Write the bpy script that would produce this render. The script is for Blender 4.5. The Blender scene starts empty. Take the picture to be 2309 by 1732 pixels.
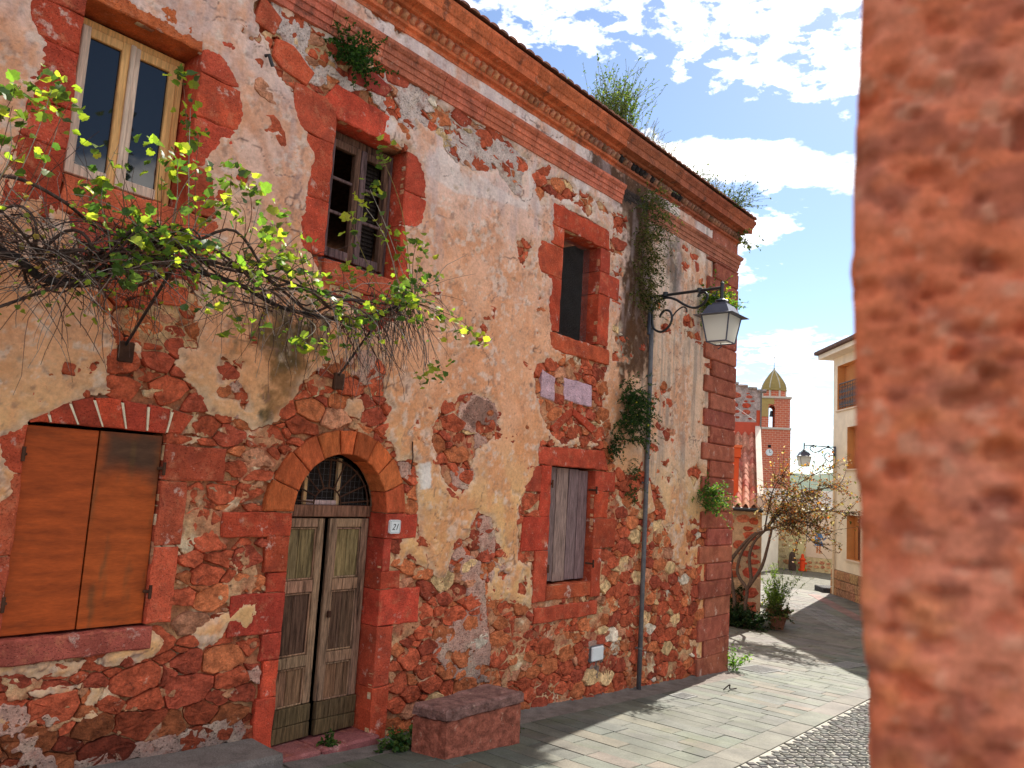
import bpy, bmesh, math, random
import numpy as np
from mathutils import Vector, Matrix
R = math.radians
random.seed(7); rng = np.random.RandomState(11)
scene = bpy.context.scene
col = scene.collection

# ---------------------------------------------------------------- camera
cam_d = bpy.data.cameras.new('camera'); cam = bpy.data.objects.new('camera', cam_d); col.objects.link(cam)
yaw, pitch, roll = 0.693852989, 0.124612369, 0.0595785121
fw = Vector((math.cos(yaw)*math.cos(pitch), math.sin(yaw)*math.cos(pitch), math.sin(pitch)))
r0 = fw.cross(Vector((0, 0, 1))).normalized(); u0 = r0.cross(fw)
rr = math.cos(roll)*r0 + math.sin(roll)*u0; uu = -math.sin(roll)*r0 + math.cos(roll)*u0
cm = Matrix((rr, uu, -fw)).transposed().to_4x4(); cm.translation = (0, -6, 2.3)
cam.matrix_world = cm
cam_d.sensor_fit = 'HORIZONTAL'; cam_d.sensor_width = 36; cam_d.lens = 1777.85/2309*36
cam_d.clip_start = 0.02; cam_d.clip_end = 6000
cam_d.dof.use_dof = True; cam_d.dof.focus_distance = 13.0; cam_d.dof.aperture_fstop = 7.0
scene.camera = cam

# ---------------------------------------------------------------- sky, sun, exposure
SUN_AZ, SUN_EL = R(8.5), R(43)          # the sun stands just behind the facade line, beyond the corner
world = bpy.data.worlds.new('World'); scene.world = world; world.use_nodes = True
nt = world.node_tree; nt.nodes.clear()
def N(t, **k):
    n = nt.nodes.new(t)
    for a, b in k.items(): setattr(n, a, b)
    return n
def L(a, b): nt.links.new(a, b)
def math_(op, a, b=None, c=None, clamp=False):
    n = N('ShaderNodeMath', operation=op, use_clamp=clamp)
    for i, v in enumerate((a, b, c)):
        if v is None: continue
        if hasattr(v, 'links') or hasattr(v, 'is_linked'): L(v, n.inputs[i])
        else: n.inputs[i].default_value = v
    return n.outputs[0]
sky = N('ShaderNodeTexSky', sky_type='NISHITA', sun_disc=False, sun_elevation=SUN_EL, sun_rotation=math.pi/2-SUN_AZ,
        altitude=200, air_density=0.9, dust_density=0.25, ozone_density=2.3)
tc = N('ShaderNodeTexCoord'); sep = N('ShaderNodeSeparateXYZ'); L(tc.outputs['Generated'], sep.inputs[0])
zc = math_('MAXIMUM', sep.outputs[2], 0.0)
den = math_('ADD', zc, 0.10)
cx = math_('DIVIDE', sep.outputs[0], den); cy = math_('DIVIDE', sep.outputs[1], den)
cmb = N('ShaderNodeCombineXYZ'); L(cx, cmb.inputs[0]); L(cy, cmb.inputs[1])
def noise_(vec, scale, detail, rough, dist=0.0, off=(0, 0, 0)):
    mp = N('ShaderNodeMapping'); mp.inputs['Location'].default_value = off; L(vec, mp.inputs['Vector'])
    n = N('ShaderNodeTexNoise'); n.inputs['Scale'].default_value = scale; n.inputs['Detail'].default_value = detail
    n.inputs['Roughness'].default_value = rough; n.inputs['Distortion'].default_value = dist
    L(mp.outputs[0], n.inputs['Vector']); return n.outputs['Fac']
el = math_('MULTIPLY', math_('ARCSINE', sep.outputs[2]), 180/math.pi)      # elevation in degrees
az = math_('MULTIPLY', math_('ARCTAN2', sep.outputs[1], sep.outputs[0]), 180/math.pi)
big = noise_(cmb.outputs[0], 0.9, 2, 0.5, 0.0, (3.1, 1.7, 0))
elw = math_('ADD', el, math_('MULTIPLY', math_('SUBTRACT', big, 0.5), 22.0))
ramp = N('ShaderNodeValToRGB'); L(math_('DIVIDE', elw, 60.0), ramp.inputs[0])
er = ramp.color_ramp; er.interpolation = 'LINEAR'
for i, (p, v) in enumerate([(0, .50), (6/60, .46), (9/60, .53), (12/60, .51), (14/60, .37), (17/60, .44), (18.5/60, .64), (21.5/60, .62), (24.5/60, .33), (26/60, .40), (28.5/60, .55), (45/60, .57), (1, .56)]):
    e = er.elements[i] if i < 2 else er.elements.new(p)
    e.position = p; e.color = (v, v, v, 1)
cov = ramp.outputs[0]
n1 = noise_(cmb.outputs[0], 2.6, 10, 0.62, 0.25, (0.3, 5.2, 0))
n2 = noise_(cmb.outputs[0], 15.0, 7, 0.60, 0.15, (7.3, 2.2, 0))
hi = math_('MULTIPLY', math_('SUBTRACT', el, 24.0), 0.25, None, True)             # small puffs higher up, broad banks lower down
mixn = math_('ADD', math_('MULTIPLY', n1, math_('SUBTRACT', 0.75, math_('MULTIPLY', hi, 0.40))), math_('MULTIPLY', n2, math_('ADD', 0.25, math_('MULTIPLY', hi, 0.40))))
d0 = math_('ADD', mixn, math_('SUBTRACT', cov, 1.0))
dens = math_('MULTIPLY', d0, 3.6, None, True)
soft = math_('MULTIPLY', math_('POWER', dens, 0.8), math_('MULTIPLY', el, 1.0, None, True))
shade = noise_(cmb.outputs[0], 1.9, 5, 0.55, 0.1, (9.0, 4.0, 0))
sh2 = math_('ADD', shade, math_('MULTIPLY', math_('SUBTRACT', el, 12.0), 0.012))
crm = N('ShaderNodeValToRGB'); L(sh2, crm.inputs[0])
crm.color_ramp.elements[0].position = .36; crm.color_ramp.elements[0].color = (7.6, 8.0, 8.8, 1)
crm.color_ramp.elements[1].position = .55; crm.color_ramp.elements[1].color = (21.5, 20.2, 18.6, 1)
mixc = N('ShaderNodeMixRGB'); L(soft, mixc.inputs[0]); L(sky.outputs[0], mixc.inputs[1]); L(crm.outputs[0], mixc.inputs[2])
bg = N('ShaderNodeBackground'); L(mixc.outputs[0], bg.inputs[0]); bg.inputs[1].default_value = 0.05
wo = N('ShaderNodeOutputWorld'); L(bg.outputs[0], wo.inputs[0])

sd = bpy.data.lights.new('sun', 'SUN'); sd.energy = 3.0; sd.angle = R(0.53); sd.color = (1.0, .94, .84)
sun = bpy.data.objects.new('sun', sd); col.objects.link(sun); sun.location = (20, 10, 30)
sdir = Vector((math.cos(SUN_AZ)*math.cos(SUN_EL), math.sin(SUN_AZ)*math.cos(SUN_EL), math.sin(SUN_EL)))
sun.rotation_euler = sdir.to_track_quat('Z', 'Y').to_euler()
scene.view_settings.view_transform = 'Standard'; scene.view_settings.look = 'None'
scene.view_settings.exposure = 1.88; scene.view_settings.gamma = 1.0
scene.view_settings.use_curve_mapping = False

# ---------------------------------------------------------------- helpers
def gz(x):                              # the street falls away from the camera, then levels out
    k = .8; t = (20-x)/k
    sp = t if t > 30 else math.log1p(math.exp(t))
    return .08-.058*(20-sp*k)
def link(name, me, mat=None, parent=None, label=None, cat=None, group=None, kind=None):
    o = bpy.data.objects.new(name, me); col.objects.link(o)
    if mat is not None and me is not None: me.materials.append(mat)
    if parent is not None: adopt(o, parent)
    tag(o, label, cat, group, kind); return o
def adopt(o, parent):
    o.parent = parent
    if parent.parent is None: o.matrix_parent_inverse = Matrix.Translation(-Vector(parent.location))
def tag(o, label=None, cat=None, group=None, kind=None):
    for k, v in (('label', label), ('category', cat), ('group', group), ('kind', kind)):
        if v: o[k] = v
def thing(name, label, cat, loc=(0, 0, 0), group=None):
    o = bpy.data.objects.new(name, None); col.objects.link(o); o.location = loc; o.empty_display_size = .1
    tag(o, label, cat, group); return o
def mesh(name, V, F, cols=None, smooth=False):
    me = bpy.data.meshes.new(name); me.from_pydata([tuple(v) for v in V], [], [tuple(f) for f in F]); me.update()
    if cols is not None:
        a = me.color_attributes.new('Col', 'FLOAT_COLOR', 'POINT')
        c = np.ones((len(V), 4), np.float32); c[:, :3] = np.asarray(cols, np.float32).reshape(-1, 3) if np.ndim(cols) > 1 else np.tile(cols, (len(V), 1))
        a.data.foreach_set('color', c.ravel())
    if smooth: me.polygons.foreach_set('use_smooth', np.ones(len(me.polygons), bool))
    return me
class MB:
    def __init__(s): s.v = []; s.f = []; s.c = []
    def add(s, V, F, c=(1, 1, 1)):
        b = len(s.v); s.v += [tuple(p) for p in V]; s.f += [tuple(i+b for i in f) for f in F]; s.c += [c]*len(V); return s
    def box(s, x0, x1, y0, y1, z0, z1, c=(1, 1, 1), M=None):
        V = [Vector((x, y, z)) for x in (x0, x1) for y in (y0, y1) for z in (z0, z1)]
        if M is not None: V = [M @ v for v in V]
        return s.add(V, [(0, 1, 3, 2), (4, 6, 7, 5), (0, 4, 5, 1), (2, 3, 7, 6), (0, 2, 6, 4), (1, 5, 7, 3)], c)
    def bbox(s, x0, x1, y0, y1, z0, z1, b=.006, c=(1, 1, 1), M=None, jit=0.0):   # box with chamfered edges
        V = []; idx = {}
        for i, x in enumerate((x0, x1)):
            for j, y in enumerate((y0, y1)):
                for k, z in enumerate((z0, z1)):
                    sx, sy, sz = (1, -1)[i]*b, (1, -1)[j]*b, (1, -1)[k]*b
                    jx, jy, jz = [random.uniform(-jit, jit) for _ in range(3)]
                    for a, p in enumerate(((x, y+sy, z+sz), (x+sx, y, z+sz), (x+sx, y+sy, z))):
                        idx[i, j, k, a] = len(V); V.append(Vector((p[0]+jx, p[1]+jy, p[2]+jz)))
        F = []
        for i in (0, 1): F.append([idx[i, 0, 0, 0], idx[i, 1, 0, 0], idx[i, 1, 1, 0], idx[i, 0, 1, 0]])
        for j in (0, 1): F.append([idx[0, j, 0, 1], idx[1, j, 0, 1], idx[1, j, 1, 1], idx[0, j, 1, 1]])
        for k in (0, 1): F.append([idx[0, 0, k, 2], idx[1, 0, k, 2], idx[1, 1, k, 2], idx[0, 1, k, 2]])
        for j in (0, 1):
            for k in (0, 1): F.append([idx[0, j, k, 1], idx[1, j, k, 1], idx[1, j, k, 2], idx[0, j, k, 2]])
        for i in (0, 1):
            for k in (0, 1): F.append([idx[i, 0, k, 0], idx[i, 1, k, 0], idx[i, 1, k, 2], idx[i, 0, k, 2]])
        for i in (0, 1):
            for j in (0, 1): F.append([idx[i, j, 0, 0], idx[i, j, 1, 0], idx[i, j, 1, 1], idx[i, j, 0, 1]])
        for i in (0, 1):
            for j in (0, 1):
                for k in (0, 1): F.append([idx[i, j, k, a] for a in range(3)])
        cen = sum(V, Vector())/len(V); G = []
        for f in F:
            n = (V[f[1]]-V[f[0]]).cross(V[f[2]]-V[f[0]]); m = sum((V[q] for q in f), Vector())/len(f)
            G.append(f if n.dot(m-cen) > 0 else f[::-1])
        if M is not None: V = [M @ v for v in V]
        return s.add(V, G, c)
    def tube(s, P, r, n=6, c=(1, 1, 1), cap=True):
        P = [Vector(p) for p in P]; rs = r if hasattr(r, '__len__') else [r]*len(P)
        V = []; F = []; up = None
        for i, p in enumerate(P):
            t = (P[min(i+1, len(P)-1)]-P[max(i-1, 0)])
            t = t.normalized() if t.length > 1e-9 else Vector((0, 0, 1))
            if up is None: up = t.orthogonal().normalized()
            up = (up-t*up.dot(t)); up = up.normalized() if up.length > 1e-6 else t.orthogonal().normalized()
            w = t.cross(up)
            for k in range(n):
                a = 2*math.pi*k/n; V.append(p+rs[i]*(math.cos(a)*up+math.sin(a)*w))
        for i in range(len(P)-1):
            for k in range(n): F.append((i*n+k, i*n+(k+1) % n, (i+1)*n+(k+1) % n, (i+1)*n+k))
        if cap: F.append(tuple(range(n))[::-1]); F.append(tuple((len(P)-1)*n+k for k in range(n)))
        return s.add(V, F, c)
    def lathe(s, prof, cx, cy, n=16, c=(1, 1, 1), rot=0, sq=False):
        V = []; F = []
        for r, z in prof:
            for k in range(n):
                a = rot+2*math.pi*k/n; V.append((cx+r*math.cos(a), cy+r*math.sin(a), z))
        for i in range(len(prof)-1):
            for k in range(n): F.append((i*n+k, i*n+(k+1) % n, (i+1)*n+(k+1) % n, (i+1)*n+k))
        F.append(tuple(range(n))[::-1]); F.append(tuple((len(prof)-1)*n+k for k in range(n)))
        return s.add(V, F, c)
    def prism(s, poly, y0, y1, c=(1, 1, 1), M=None):     # polygon in (u,z), extruded from y0 (front) to y1
        n = len(poly); V = [Vector((u, y0, z)) for u, z in poly]+[Vector((u, y1, z)) for u, z in poly]
        if M is not None: V = [M @ v for v in V]
        F = [tuple(range(n)), tuple(range(2*n-1, n-1, -1))]+[(k, n+k, n+(k+1) % n, (k+1) % n) for k in range(n)]
        return s.add(V, F, c)
    def extrude(s, prof, x0, x1, c=(1, 1, 1), z_off=0, y_off=0, mitre=0):   # profile in (y,z) along x
        n = len(prof); V = [(x0, y+y_off, z+z_off) for y, z in prof]+[(x1+(mitre*(-y)), y+y_off, z+z_off) for y, z in prof]
        F = [(k, (k+1) % n, n+(k+1) % n, n+k) for k in range(n)]+[tuple(range(n))[::-1], tuple(range(n, 2*n))]
        return s.add(V, F, c)
    def build(s, name, mat, parent=None, smooth=False, **k):
        return link(name, mesh(name, s.v, s.f, s.c, smooth), mat, parent, **k)

# ---- numpy value noise
def _h(ix, iy, s):
    n = (ix.astype(np.int64)*374761393+iy.astype(np.int64)*668265263+s*974711) & 0x7fffffff
    n = ((n ^ (n >> 13))*1274126177) & 0x7fffffff
    return ((n ^ (n >> 16)) & 0xffff)/65535.0
def vn(x, y, s=0):
    x = np.asarray(x, float); y = np.asarray(y, float)
    ix = np.floor(x); iy = np.floor(y); fx = x-ix; fy = y-iy
    fx = fx*fx*fx*(fx*(fx*6-15)+10); fy = fy*fy*fy*(fy*(fy*6-15)+10)
    a = _h(ix, iy, s); b = _h(ix+1, iy, s); c = _h(ix, iy+1, s); d = _h(ix+1, iy+1, s)
    return (a+(b-a)*fx)+((c+(d-c)*fx)-(a+(b-a)*fx))*fy
def fbm(x, y, s=0, o=4, g=.5):
    t = 0; a = 1; n = 0
    for k in range(o): t = t+a*vn(x*2**k+k*17.3, y*2**k+k*9.1, s+k*31); n += a; a *= g
    return t/n-.5
def sdist(poly, u, z, pad=.5):           # signed distance, positive inside; only near the polygon
    P = np.array(poly); lo = P.min(0)-pad; hi = P.max(0)+pad
    out = np.full(u.shape, -pad); m = (u > lo[0]) & (u < hi[0]) & (z > lo[1]) & (z < hi[1])
    x = u[m]; y = z[m]; d = np.full(x.shape, 1e9); ins = np.zeros(x.shape, bool)
    n = len(P)
    for i in range(n):
        a = P[i]; b = P[(i+1) % n]; e = b-a; L2 = max(e @ e, 1e-12)
        t = np.clip(((x-a[0])*e[0]+(y-a[1])*e[1])/L2, 0, 1)
        d = np.minimum(d, (x-a[0]-t*e[0])**2+(y-a[1]-t*e[1])**2)
        if a[1] != b[1]:
            cnd = (a[1] > y) != (b[1] > y); ins ^= cnd & (x < e[0]*(y-a[1])/(b[1]-a[1])+a[0])
    d = np.sqrt(d); out[m] = np.where(ins, d, -d); return out
def rect(u0, u1, z0, z1): return [(u0, z0), (u1, z0), (u1, z1), (u0, z1)]

# ---------------------------------------------------------------- materials
def material(name, base=None, base2=None, attr=False, rough=.85, scale=6, amount=.25, fine=60, fine_amt=.12, bump=.35, bdist=.01, bscale=40, spec=.12,
             metal=0, trans=None, stretch=None, pits=0, contrast=(.35, .65), flecks=()):
    m = bpy.data.materials.new(name); m.use_nodes = True; t = m.node_tree; b = t.nodes['Principled BSDF']
    def nn(k, **kw):
        x = t.nodes.new(k)
        for a, v in kw.items(): setattr(x, a, v)
        return x
    geo = nn('ShaderNodeNewGeometry'); vec = geo.outputs['Position']
    if stretch:
        mp = nn('ShaderNodeMapping'); mp.inputs['Scale'].default_value = stretch; t.links.new(vec, mp.inputs[0]); vec = mp.outputs[0]
    def noise(sc, det=5, ro=.6):
        x = nn('ShaderNodeTexNoise'); x.inputs['Scale'].default_value = sc; x.inputs['Detail'].default_value = det; x.inputs['Roughness'].default_value = ro
        t.links.new(vec, x.inputs['Vector']); return x.outputs['Fac']
    n1 = noise(scale); rp = nn('ShaderNodeValToRGB'); t.links.new(n1, rp.inputs[0])
    rp.color_ramp.elements[0].position = contrast[0]; rp.color_ramp.elements[1].position = contrast[1]
    if attr:
        at = nn('ShaderNodeAttribute', attribute_name='Col'); c0 = at.outputs['Color']
        mu = nn('ShaderNodeMixRGB', blend_type='MULTIPLY'); mu.inputs[0].default_value = 1
        rp.color_ramp.elements[0].color = (1-amount,)*3+(1,); rp.color_ramp.elements[1].color = (1+amount,)*3+(1,)
        t.links.new(c0, mu.inputs[1]); t.links.new(rp.outputs[0], mu.inputs[2]); c = mu.outputs[0]
    else:
        rp.color_ramp.elements[0].color = tuple(base)+(1,); rp.color_ramp.elements[1].color = tuple(base2 or base)+(1,); c = rp.outputs[0]
    if fine_amt:
        n2 = noise(fine, 4, .65); r2 = nn('ShaderNodeValToRGB'); t.links.new(n2, r2.inputs[0])
        r2.color_ramp.elements[0].position = .3; r2.color_ramp.elements[1].position = .7
        r2.color_ramp.elements[0].color = (1-fine_amt,)*3+(1,); r2.color_ramp.elements[1].color = (1+fine_amt,)*3+(1,)
        mu = nn('ShaderNodeMixRGB', blend_type='MULTIPLY'); mu.inputs[0].default_value = 1
        t.links.new(c, mu.inputs[1]); t.links.new(r2.outputs[0], mu.inputs[2]); c = mu.outputs[0]
    for fc, fs, f0, f1, fa in flecks:
        n3 = noise(fs, 6, .7); r3 = nn('ShaderNodeMapRange'); t.links.new(n3, r3.inputs[0])
        r3.inputs[1].default_value = f0; r3.inputs[2].default_value = f1; r3.inputs[4].default_value = fa
        mf = nn('ShaderNodeMixRGB'); t.links.new(r3.outputs[0], mf.inputs[0]); t.links.new(c, mf.inputs[1]); mf.inputs[2].default_value = tuple(fc)+(1,); c = mf.outputs[0]
    t.links.new(c, b.inputs['Base Color'])
    b.inputs['Roughness'].default_value = rough; b.inputs['Metallic'].default_value = metal
    b.inputs['Specular IOR Level'].default_value = spec
    if bump:
        h = noise(bscale, 6, .62)
        if pits:
            vo = nn('ShaderNodeTexVoronoi'); vo.inputs['Scale'].default_value = pits; t.links.new(vec, vo.inputs['Vector'])
            rv = nn('ShaderNodeValToRGB'); t.links.new(vo.outputs['Distance'], rv.inputs[0])
            rv.color_ramp.elements[0].position = .08; rv.color_ramp.elements[1].position = .32
            ad = nn('ShaderNodeMath', operation='ADD'); t.links.new(h, ad.inputs[0]); t.links.new(rv.outputs[0], ad.inputs[1]); h = ad.outputs[0]
        bp = nn('ShaderNodeBump'); bp.inputs['Strength'].default_value = bump; bp.inputs['Distance'].default_value = bdist
        t.links.new(h, bp.inputs['Height']); t.links.new(bp.outputs[0], b.inputs['Normal'])
    if trans:
        tr = nn('ShaderNodeBsdfTranslucent'); ms = nn('ShaderNodeMixShader'); ms.inputs[0].default_value = trans
        mu = nn('ShaderNodeMixRGB', blend_type='MULTIPLY'); mu.inputs[0].default_value = 1; mu.inputs[2].default_value = (1.9, 2.0, .9, 1)
        t.links.new(c, mu.inputs[1]); t.links.new(mu.outputs[0], tr.inputs[0])
        t.links.new(b.outputs[0], ms.inputs[1]); t.links.new(tr.outputs[0], ms.inputs[2])
        t.links.new(ms.outputs[0], t.nodes['Material Output'].inputs[0])
    return m
M = {}
M['plaster'] = material('plaster', attr=True, scale=4, amount=.13, fine=34, fine_amt=.14, bump=.8, bdist=.016, bscale=24, contrast=(.3, .7), flecks=(((.25, .13, .09), 22, .64, .74, .75), ((.84, .72, .60), 9, .62, .74, .4), ((.46, .27, .19), 2.6, .54, .72, .4)))
M['scratch'] = material('scratch_coat', attr=True, scale=9, amount=.2, fine=70, fine_amt=.25, bump=1, bdist=.02, bscale=40, pits=38, flecks=(((.16, .08, .06), 30, .62, .70, .8),))
M['mortar'] = material('mortar', attr=True, scale=7, amount=.3, fine=50, fine_amt=.25, bump=1, bdist=.03, bscale=22, flecks=(((.10, .04, .025), 16, .58, .68, .85),))
M['stone'] = material('rubble_stone', attr=True, scale=12, amount=.38, fine=60, fine_amt=.26, bump=1, bdist=.03, bscale=20, flecks=(((.12, .035, .022), 14, .58, .70, .7), ((.72, .52, .36), 10, .63, .72, .55)))
M['ashlar'] = material('red_ashlar', attr=True, scale=5, amount=.24, fine=80, fine_amt=.22, bump=.8, bdist=.012, bscale=42, pits=55, flecks=(((.22, .045, .028), 4, .50, .68, .6), ((.62, .22, .11), 9, .54, .70, .5), ((.76, .55, .44), 6, .60, .69, .65), ((.78, .62, .5), 40, .65, .72, .5)))
M['tooled'] = material('tooled_stone', attr=True, scale=8, amount=.25, fine=60, fine_amt=.2, bump=1, bdist=.03, bscale=20, stretch=(1.7, 1, .7), flecks=(((.34, .09, .03), 9, .55, .68, .6),))
M['cornice'] = material('cornice_stone', attr=True, scale=6, amount=.35, fine=50, fine_amt=.25, bump=1, bdist=.018, bscale=32, contrast=(.3, .7), flecks=(((.10, .05, .035), 5, .55, .68, .75), ((.74, .50, .38), 8, .61, .72, .5)))
M['oldwood'] = material('weathered_wood', attr=True, scale=9, amount=.5, fine=40, fine_amt=.3, bump=1, bdist=.006, bscale=45, stretch=(6, 6, .45), rough=.85, flecks=(((.020, .011, .008), 2.2, .54, .66, .85), ((.42, .32, .25), 6, .62, .74, .35)))
M['planks'] = material('grey_plank', attr=True, scale=10, amount=.45, fine=34, fine_amt=.4, bump=1, bdist=.007, bscale=30, stretch=(7, 7, .35), rough=.85)
M['plywood'] = material('brown_panel', attr=True, scale=3, amount=.28, fine=26, fine_amt=.14, bump=.3, bdist=.003, bscale=30, stretch=(.8, .8, 4), rough=.65, spec=.2, flecks=(((.13, .04, .012), 1.6, .55, .75, .6),))
M['newwood'] = material('varnished_pine', attr=True, scale=9, amount=.25, fine=30, fine_amt=.15, bump=.2, bdist=.003, bscale=40, stretch=(6, 6, .4), rough=.5)
M['iron'] = material('black_iron', (.012, .012, .014), (.025, .024, .024), rough=.5, spec=.5, bump=.2, bdist=.002, bscale=90)
M['rust'] = material('rusty_iron', (.05, .022, .014), (.10, .045, .025), rough=.8, bump=.4, bdist=.003, bscale=80)
M['greymetal'] = material('grey_painted_metal', (.055, .06, .09), (.075, .08, .11), rough=.45, spec=.5, bump=.1, bdist=.002)
M['pipe'] = material('grey_conduit', (.11, .105, .11), (.16, .15, .15), rough=.6, scale=14, bump=.2, bdist=.002)
M['galv'] = material('galvanised_steel', (.13, .13, .125), (.2, .2, .19), rough=.5, metal=.2, scale=20, bump=.3, bdist=.003)
M['white'] = material('white_plastic', (.7, .7, .68), (.78, .78, .76), rough=.5, fine_amt=.03, bump=.05)
M['black'] = material('black_paint', (.015, .012, .012), rough=.6, fine_amt=0, bump=0)
M['netting'] = material('wire_netting', (.10, .09, .085), (.16, .145, .14), rough=.7, bump=0)
M['dark'] = material('dark_board', (.018, .012, .01), (.03, .02, .016), rough=.8)
M['leaf'] = material('vine_leaf', attr=True, scale=30, amount=.12, fine=120, fine_amt=.08, rough=.5, bump=.3, bdist=.002, bscale=120, trans=.5, spec=.35)
M['foliage'] = material('foliage', attr=True, scale=20, amount=.2, fine_amt=0, rough=.6, bump=0, trans=.35)
M['twig'] = material('twig_bark', attr=True, scale=30, amount=.35, fine=120, fine_amt=.2, rough=.85, bump=.4, bdist=.003, bscale=90)
M['slab'] = material('paving_slab', attr=True, scale=2.2, amount=.28, fine=60, fine_amt=.25, bump=.7, bdist=.006, bscale=50, rough=.75, spec=.3, flecks=(((.03, .028, .02), 9, .60, .70, .5), ((.26, .25, .2), 24, .66, .74, .6), ((.07, .085, .03), 1.3, .52, .70, .45)))
M['sett'] = material('granite_sett', attr=True, scale=3, amount=.15, fine=90, fine_amt=.2, bump=.6, bdist=.005, bscale=60, rough=.75)
M['ground'] = material('ground_bed', (.10, .095, .075), (.15, .145, .12), scale=3, fine=60, fine_amt=.25, bump=.8, bdist=.01, bscale=60)
M['joint'] = material('pale_joint', (.26, .25, .21), (.36, .34, .30), scale=8, fine=80, fine_amt=.2, bump=.6, bdist=.006, bscale=70)
M['cement'] = material('grey_cement', (.13, .11, .095), (.20, .17, .15), scale=6, fine=80, fine_amt=.3, bump=.9, bdist=.012, bscale=50)
M['tile'] = material('roof_tile', attr=True, scale=10, amount=.3, fine=60, fine_amt=.2, bump=.5, bdist=.006, bscale=40)
M['paint'] = material('smooth_render', attr=True, scale=2.5, amount=.07, fine=40, fine_amt=.05, bump=.2, bdist=.003, bscale=60)
M['brick'] = material('brick_tower', attr=True, scale=3, amount=.25, fine=20, fine_amt=.2, bump=0)
M['hill'] = material('hillside', (.014, .034, .016), (.045, .075, .03), scale=.05, fine=.3, fine_amt=.5, bump=0, contrast=(.4, .6))
def glass(name, colr, rough=.05):
    m = bpy.data.materials.new(name); m.use_nodes = True; b = m.node_tree.nodes['Principled BSDF']
    b.inputs['Base Color'].default_value = colr+(1,); b.inputs['Roughness'].default_value = rough; b.inputs['Specular IOR Level'].default_value = .6
    n = m.node_tree.nodes.new('ShaderNodeTexNoise'); n.inputs['Scale'].default_value = 4
    g = m.node_tree.nodes.new('ShaderNodeNewGeometry'); m.node_tree.links.new(g.outputs['Position'], n.inputs['Vector'])
    bp = m.node_tree.nodes.new('ShaderNodeBump'); bp.inputs['Strength'].default_value = .04; bp.inputs['Distance'].default_value = .02
    m.node_tree.links.new(n.outputs[0], bp.inputs['Height']); m.node_tree.links.new(bp.outputs[0], b.inputs['Normal']); return m
M['glass'] = glass('window_glass', (.012, .014, .018))
def frosted(name):
    m = bpy.data.materials.new(name); m.use_nodes = True; t = m.node_tree; b = t.nodes['Principled BSDF']
    b.inputs['Base Color'].default_value = (.78, .77, .72, 1); b.inputs['Roughness'].default_value = .3
    tr = t.nodes.new('ShaderNodeBsdfTranslucent'); tr.inputs[0].default_value = (.85, .84, .78, 1)
    ms = t.nodes.new('ShaderNodeMixShader'); ms.inputs[0].default_value = .6
    t.links.new(b.outputs[0], ms.inputs[1]); t.links.new(tr.outputs[0], ms.inputs[2]); t.links.new(ms.outputs[0], t.nodes['Material Output'].inputs[0]); return m
M['frosted'] = frosted('frosted_lamp_glass')
def vary(c, a=.12, h=.06):
    k = 1+random.uniform(-a, a); return tuple(max(.005, x*k*(1+random.uniform(-h, h))) for x in c)

# ================================================================ THE OLD HOUSE
house = thing('old_house', 'derelict two-storey house with peeling plaster over red rubble stone', 'house', (7, 0, 0))
UR = 13.42                                # right-hand corner of the facade
OPEN = dict(w1=rect(2.06, 2.96, 4.30, 5.64), w2=rect(4.34, 5.25, 4.28, 5.64), w3=rect(8.07, 8.95, 4.24, 5.64),
            w4=rect(8.08, 9.07, 1.06, 2.55), sh=rect(2.055, 3.025, 1.07, 2.52))
AC = (4.80, 1.93, .545)                   # centre and radius of the door arch
door_poly = [(4.255, -.30), (5.345, -.30), (5.345, 1.93)]+[(AC[0]+AC[2]*math.cos(a), AC[1]+AC[2]*math.sin(a)) for a in np.linspace(0, math.pi, 25)[1:-1]]+[(4.255, 1.93)]
OPEN['door'] = door_poly

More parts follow.
